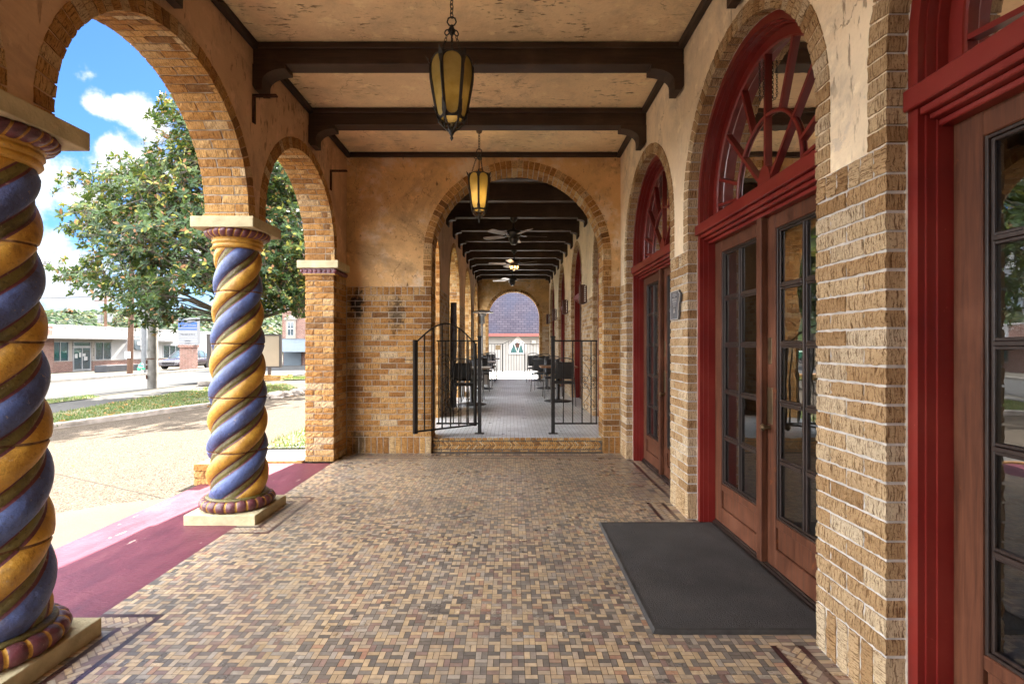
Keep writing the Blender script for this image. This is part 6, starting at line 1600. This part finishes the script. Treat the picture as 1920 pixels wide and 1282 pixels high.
# ------------------------------------------------------------------ wooded hill
mb = MB(); rows = []
def hz_(x, y):
    d = math.hypot(x, y); a = math.atan2(-x, y)
    u = max(0, min(1, (d-150)/130)); u = u*u*(3-2*u)
    return -1.6+u*(11.5+5*noise.noise(V((a*3.0, 2.2, 0)))+3*noise.noise(V((a*9, 1, 0))))
for i in range(40):
    a = R(-25+145*i/39); rows.append([(-math.sin(a)*d, math.cos(a)*d, hz_(-math.sin(a)*d, math.cos(a)*d)) for d in (140, 165, 190, 215, 240, 262, 285, 330)])
mb.grid(rows); hl = mb.build('hills', simple('wooded_slope', (.035, .05, .026), .9, .3, .2), recalc=False)
for p in hl.data.polygons:
    pass
tag(hl, kind='structure')
def m_far_tree():
    t = NT('autumn_woodland'); at_ = t.n('Attribute', 2, {'attribute_name': 'rnd', 'attribute_type': 'GEOMETRY'})
    c = t.ramp(at_, [(0, (.022, .045, .026)), (.35, (.040, .066, .030)), (.58, (.062, .082, .034)), (.74, (.115, .105, .042)), (.88, (.17, .10, .045)), (1, (.14, .065, .04))])
    t.set(Base_Color=c, Roughness=.8); tl = t.nt.nodes.new('ShaderNodeBsdfTranslucent'); t.put(tl.inputs[0], c); mx = t.nt.nodes.new('ShaderNodeMixShader'); mx.inputs[0].default_value = .5; t.nt.links.new(t.bsdf.outputs[0], mx.inputs[1]); t.nt.links.new(tl.outputs[0], mx.inputs[2]); t.nt.links.new(mx.outputs[0], t.out.inputs[0]); return t.mat
mb = MB(); rf = random.Random(5)
def crown(x, y, z, r_, h, tone, n):
    for k in range(n):
        th = math.acos(rf.uniform(-.4, 1)); ph = rf.uniform(0, 2*PI); d = V((math.sin(th)*math.cos(ph), math.sin(th)*math.sin(ph), math.cos(th))); q = rf.uniform(.72, 1.06)
        p = V((x+d.x*r_*q, y+d.y*r_*q, z+h*.5+d.z*h*.5*q)); nn = (d+V((rf.uniform(-.6, .6), rf.uniform(-.6, .6), rf.uniform(-.3, .8)))).normalized(); u = nn.orthogonal().normalized(); w_ = nn.cross(u); s = r_*rf.uniform(.20, .40)
        mb.face([p+u*s, p+w_*s*.8, p-u*s*.9, p-w_*s], 0, r=min(1, max(0, tone+rf.gauss(0, .06))))
cnt = 0
for k in range(6800):
    a = R(rf.uniform(-8, 66)); d = rf.uniform(150, 300); x, y = -math.sin(a)*d, math.cos(a)*d; z = hz_(x, y)
    if z < -1.0 and rf.random() < .6: continue
    sz = rf.uniform(1.5, 2.9); crown(x, y, z, sz, sz*rf.uniform(1.6, 2.4), min(.95, abs(rf.gauss(.38, .26))), 26); cnt += 1
tag(mb.build('hillside_woodland', m_far_tree(), attr='r'), 'hazy green and autumn coloured woodland covering the distant hill', 'woodland', kind='stuff')

# ------------------------------------------------------------------ sky, sun, camera
SUN_EL, SUN_AZ = R(42), R(5.6)
w = bpy.data.worlds.new('World'); sc.world = w; w.use_nodes = True; nt = w.node_tree
bg = nt.nodes['Background']; sky = nt.nodes.new('ShaderNodeTexSky'); sky.sky_type = 'NISHITA'; sky.sun_disc = False; sky.sun_elevation = SUN_EL; sky.sun_rotation = SUN_AZ
sky.air_density = 1.0; sky.dust_density = .4; sky.ozone_density = 1.6; sky.altitude = 200
class WT(NT):
    def __init__(s, nt): s.nt = nt
W_ = WT(nt)
tc = nt.nodes.new('ShaderNodeTexCoord'); dirv = tc.outputs[0]
def pdir(px, py): return V(((px-957)/965, 1, -(py-648)/965)).normalized()
n1 = W_.noise(dirv, 13.0, 9, .66); n2 = W_.noise(dirv, 3.2, 6, .55)
cl = None
for (px, py, rad) in [(262, 212, .030), (290, 240, .035), (212, 285, .03), (240, 312, .05), (290, 318, .055), (180, 195, .020), (205, 203, .018), (225, 190, .012), (95, 455, .035), (70, 470, .045), (110, 505, .06), (60, 520, .08), (160, 375, .03), (185, 390, .03), (420, 480, .12), (560, 520, .12), (140, 555, .09), (20, 300, .07), (-200, 350, .2), (-500, 420, .3), (-900, 200, .35)]:
    d = W_.n('VectorMath', 1, {'operation': 'DISTANCE'}, i_0=dirv, i_1=tuple(pdir(px, py)))
    f = W_.math('SUBTRACT', 1.0, W_.math('DIVIDE', d, rad)); cl = f if cl is None else W_.math('MAXIMUM', cl, f)
cl = W_.math('ADD', cl, W_.math('MULTIPLY', W_.math('SUBTRACT', n1, .5), 2.3))
mask = W_.step(cl, .05, .62)
sxy = nt.nodes.new('ShaderNodeSeparateXYZ'); nt.links.new(dirv, sxy.inputs[0])
fill_cloud = W_.math('MULTIPLY', W_.step(n2, .38, .5), W_.math('SUBTRACT', 1.0, W_.step(sxy.outputs[1], .33, .54)))   # broken cloud added out of view to fill the porch with light
mask = W_.math('MAXIMUM', mask, W_.math('MULTIPLY', fill_cloud, .9))
hor = W_.math('MULTIPLY', W_.math('SUBTRACT', 1.0, W_.step(sxy.outputs[2], .02, .17)), .75)
hor = W_.math('MULTIPLY', hor, W_.step(n2, .38, .60))
mask = W_.math('MAXIMUM', mask, hor)
CLOUD = 1.5; CLOUD_FILL = 16.0
skc = W_.mix(1.0, sky.outputs[0], (.092, .158, .25), 'MULTIPLY')
ccol = W_.mix(W_.step(n1, .35, .62), (CLOUD*.66, CLOUD*.72, CLOUD*.83), (CLOUD, CLOUD*.99, CLOUD*.97))
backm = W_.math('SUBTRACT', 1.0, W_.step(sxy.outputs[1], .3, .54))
ccol = W_.mix(backm, ccol, W_.mix(W_.step(n1, .3, .7), (CLOUD_FILL*.7, CLOUD_FILL*.73, CLOUD_FILL*.78), (CLOUD_FILL, CLOUD_FILL*.98, CLOUD_FILL*.95)))  # out-of-view cloud made far brighter than the visible one, as added fill
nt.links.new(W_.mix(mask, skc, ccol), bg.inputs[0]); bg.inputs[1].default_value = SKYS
sd = V((math.sin(SUN_AZ)*math.cos(SUN_EL), math.cos(SUN_AZ)*math.cos(SUN_EL), math.sin(SUN_EL)))
li = bpy.data.lights.new('sun', 'SUN'); li.energy = 2.9; li.angle = R(.5); li.color = (1, .94, .84)
so = bpy.data.objects.new('sun', li); COL.objects.link(so); so.location = (0, 0, 30); so.rotation_euler = sd.to_track_quat('Z', 'Y').to_euler()
cam = bpy.data.cameras.new('camera'); co_ = bpy.data.objects.new('camera', cam); COL.objects.link(co_); sc.camera = co_
co_.location = (0, 0, 1.35); co_.rotation_euler = (PI/2, 0, 0)
cam.sensor_width = 36; cam.lens = 36*965/1920; cam.shift_x = 3/1920; cam.shift_y = 7/1920; cam.clip_start = .05; cam.clip_end = 4000
sc.view_settings.view_transform = 'Standard'; sc.view_settings.look = 'None'; sc.view_settings.exposure = EXPO; sc.view_settings.gamma = 1
sc.cycles.use_denoising = True
try: sc.cycles.denoiser = 'OPENIMAGEDENOISE'
except Exception: pass
sc.cycles.max_bounces = 10; sc.cycles.diffuse_bounces = 6; sc.cycles.glossy_bounces = 5; sc.cycles.transparent_max_bounces = 12; sc.cycles.caustics_reflective = False; sc.cycles.caustics_refractive = False; sc.cycles.sample_clamp_indirect = 6
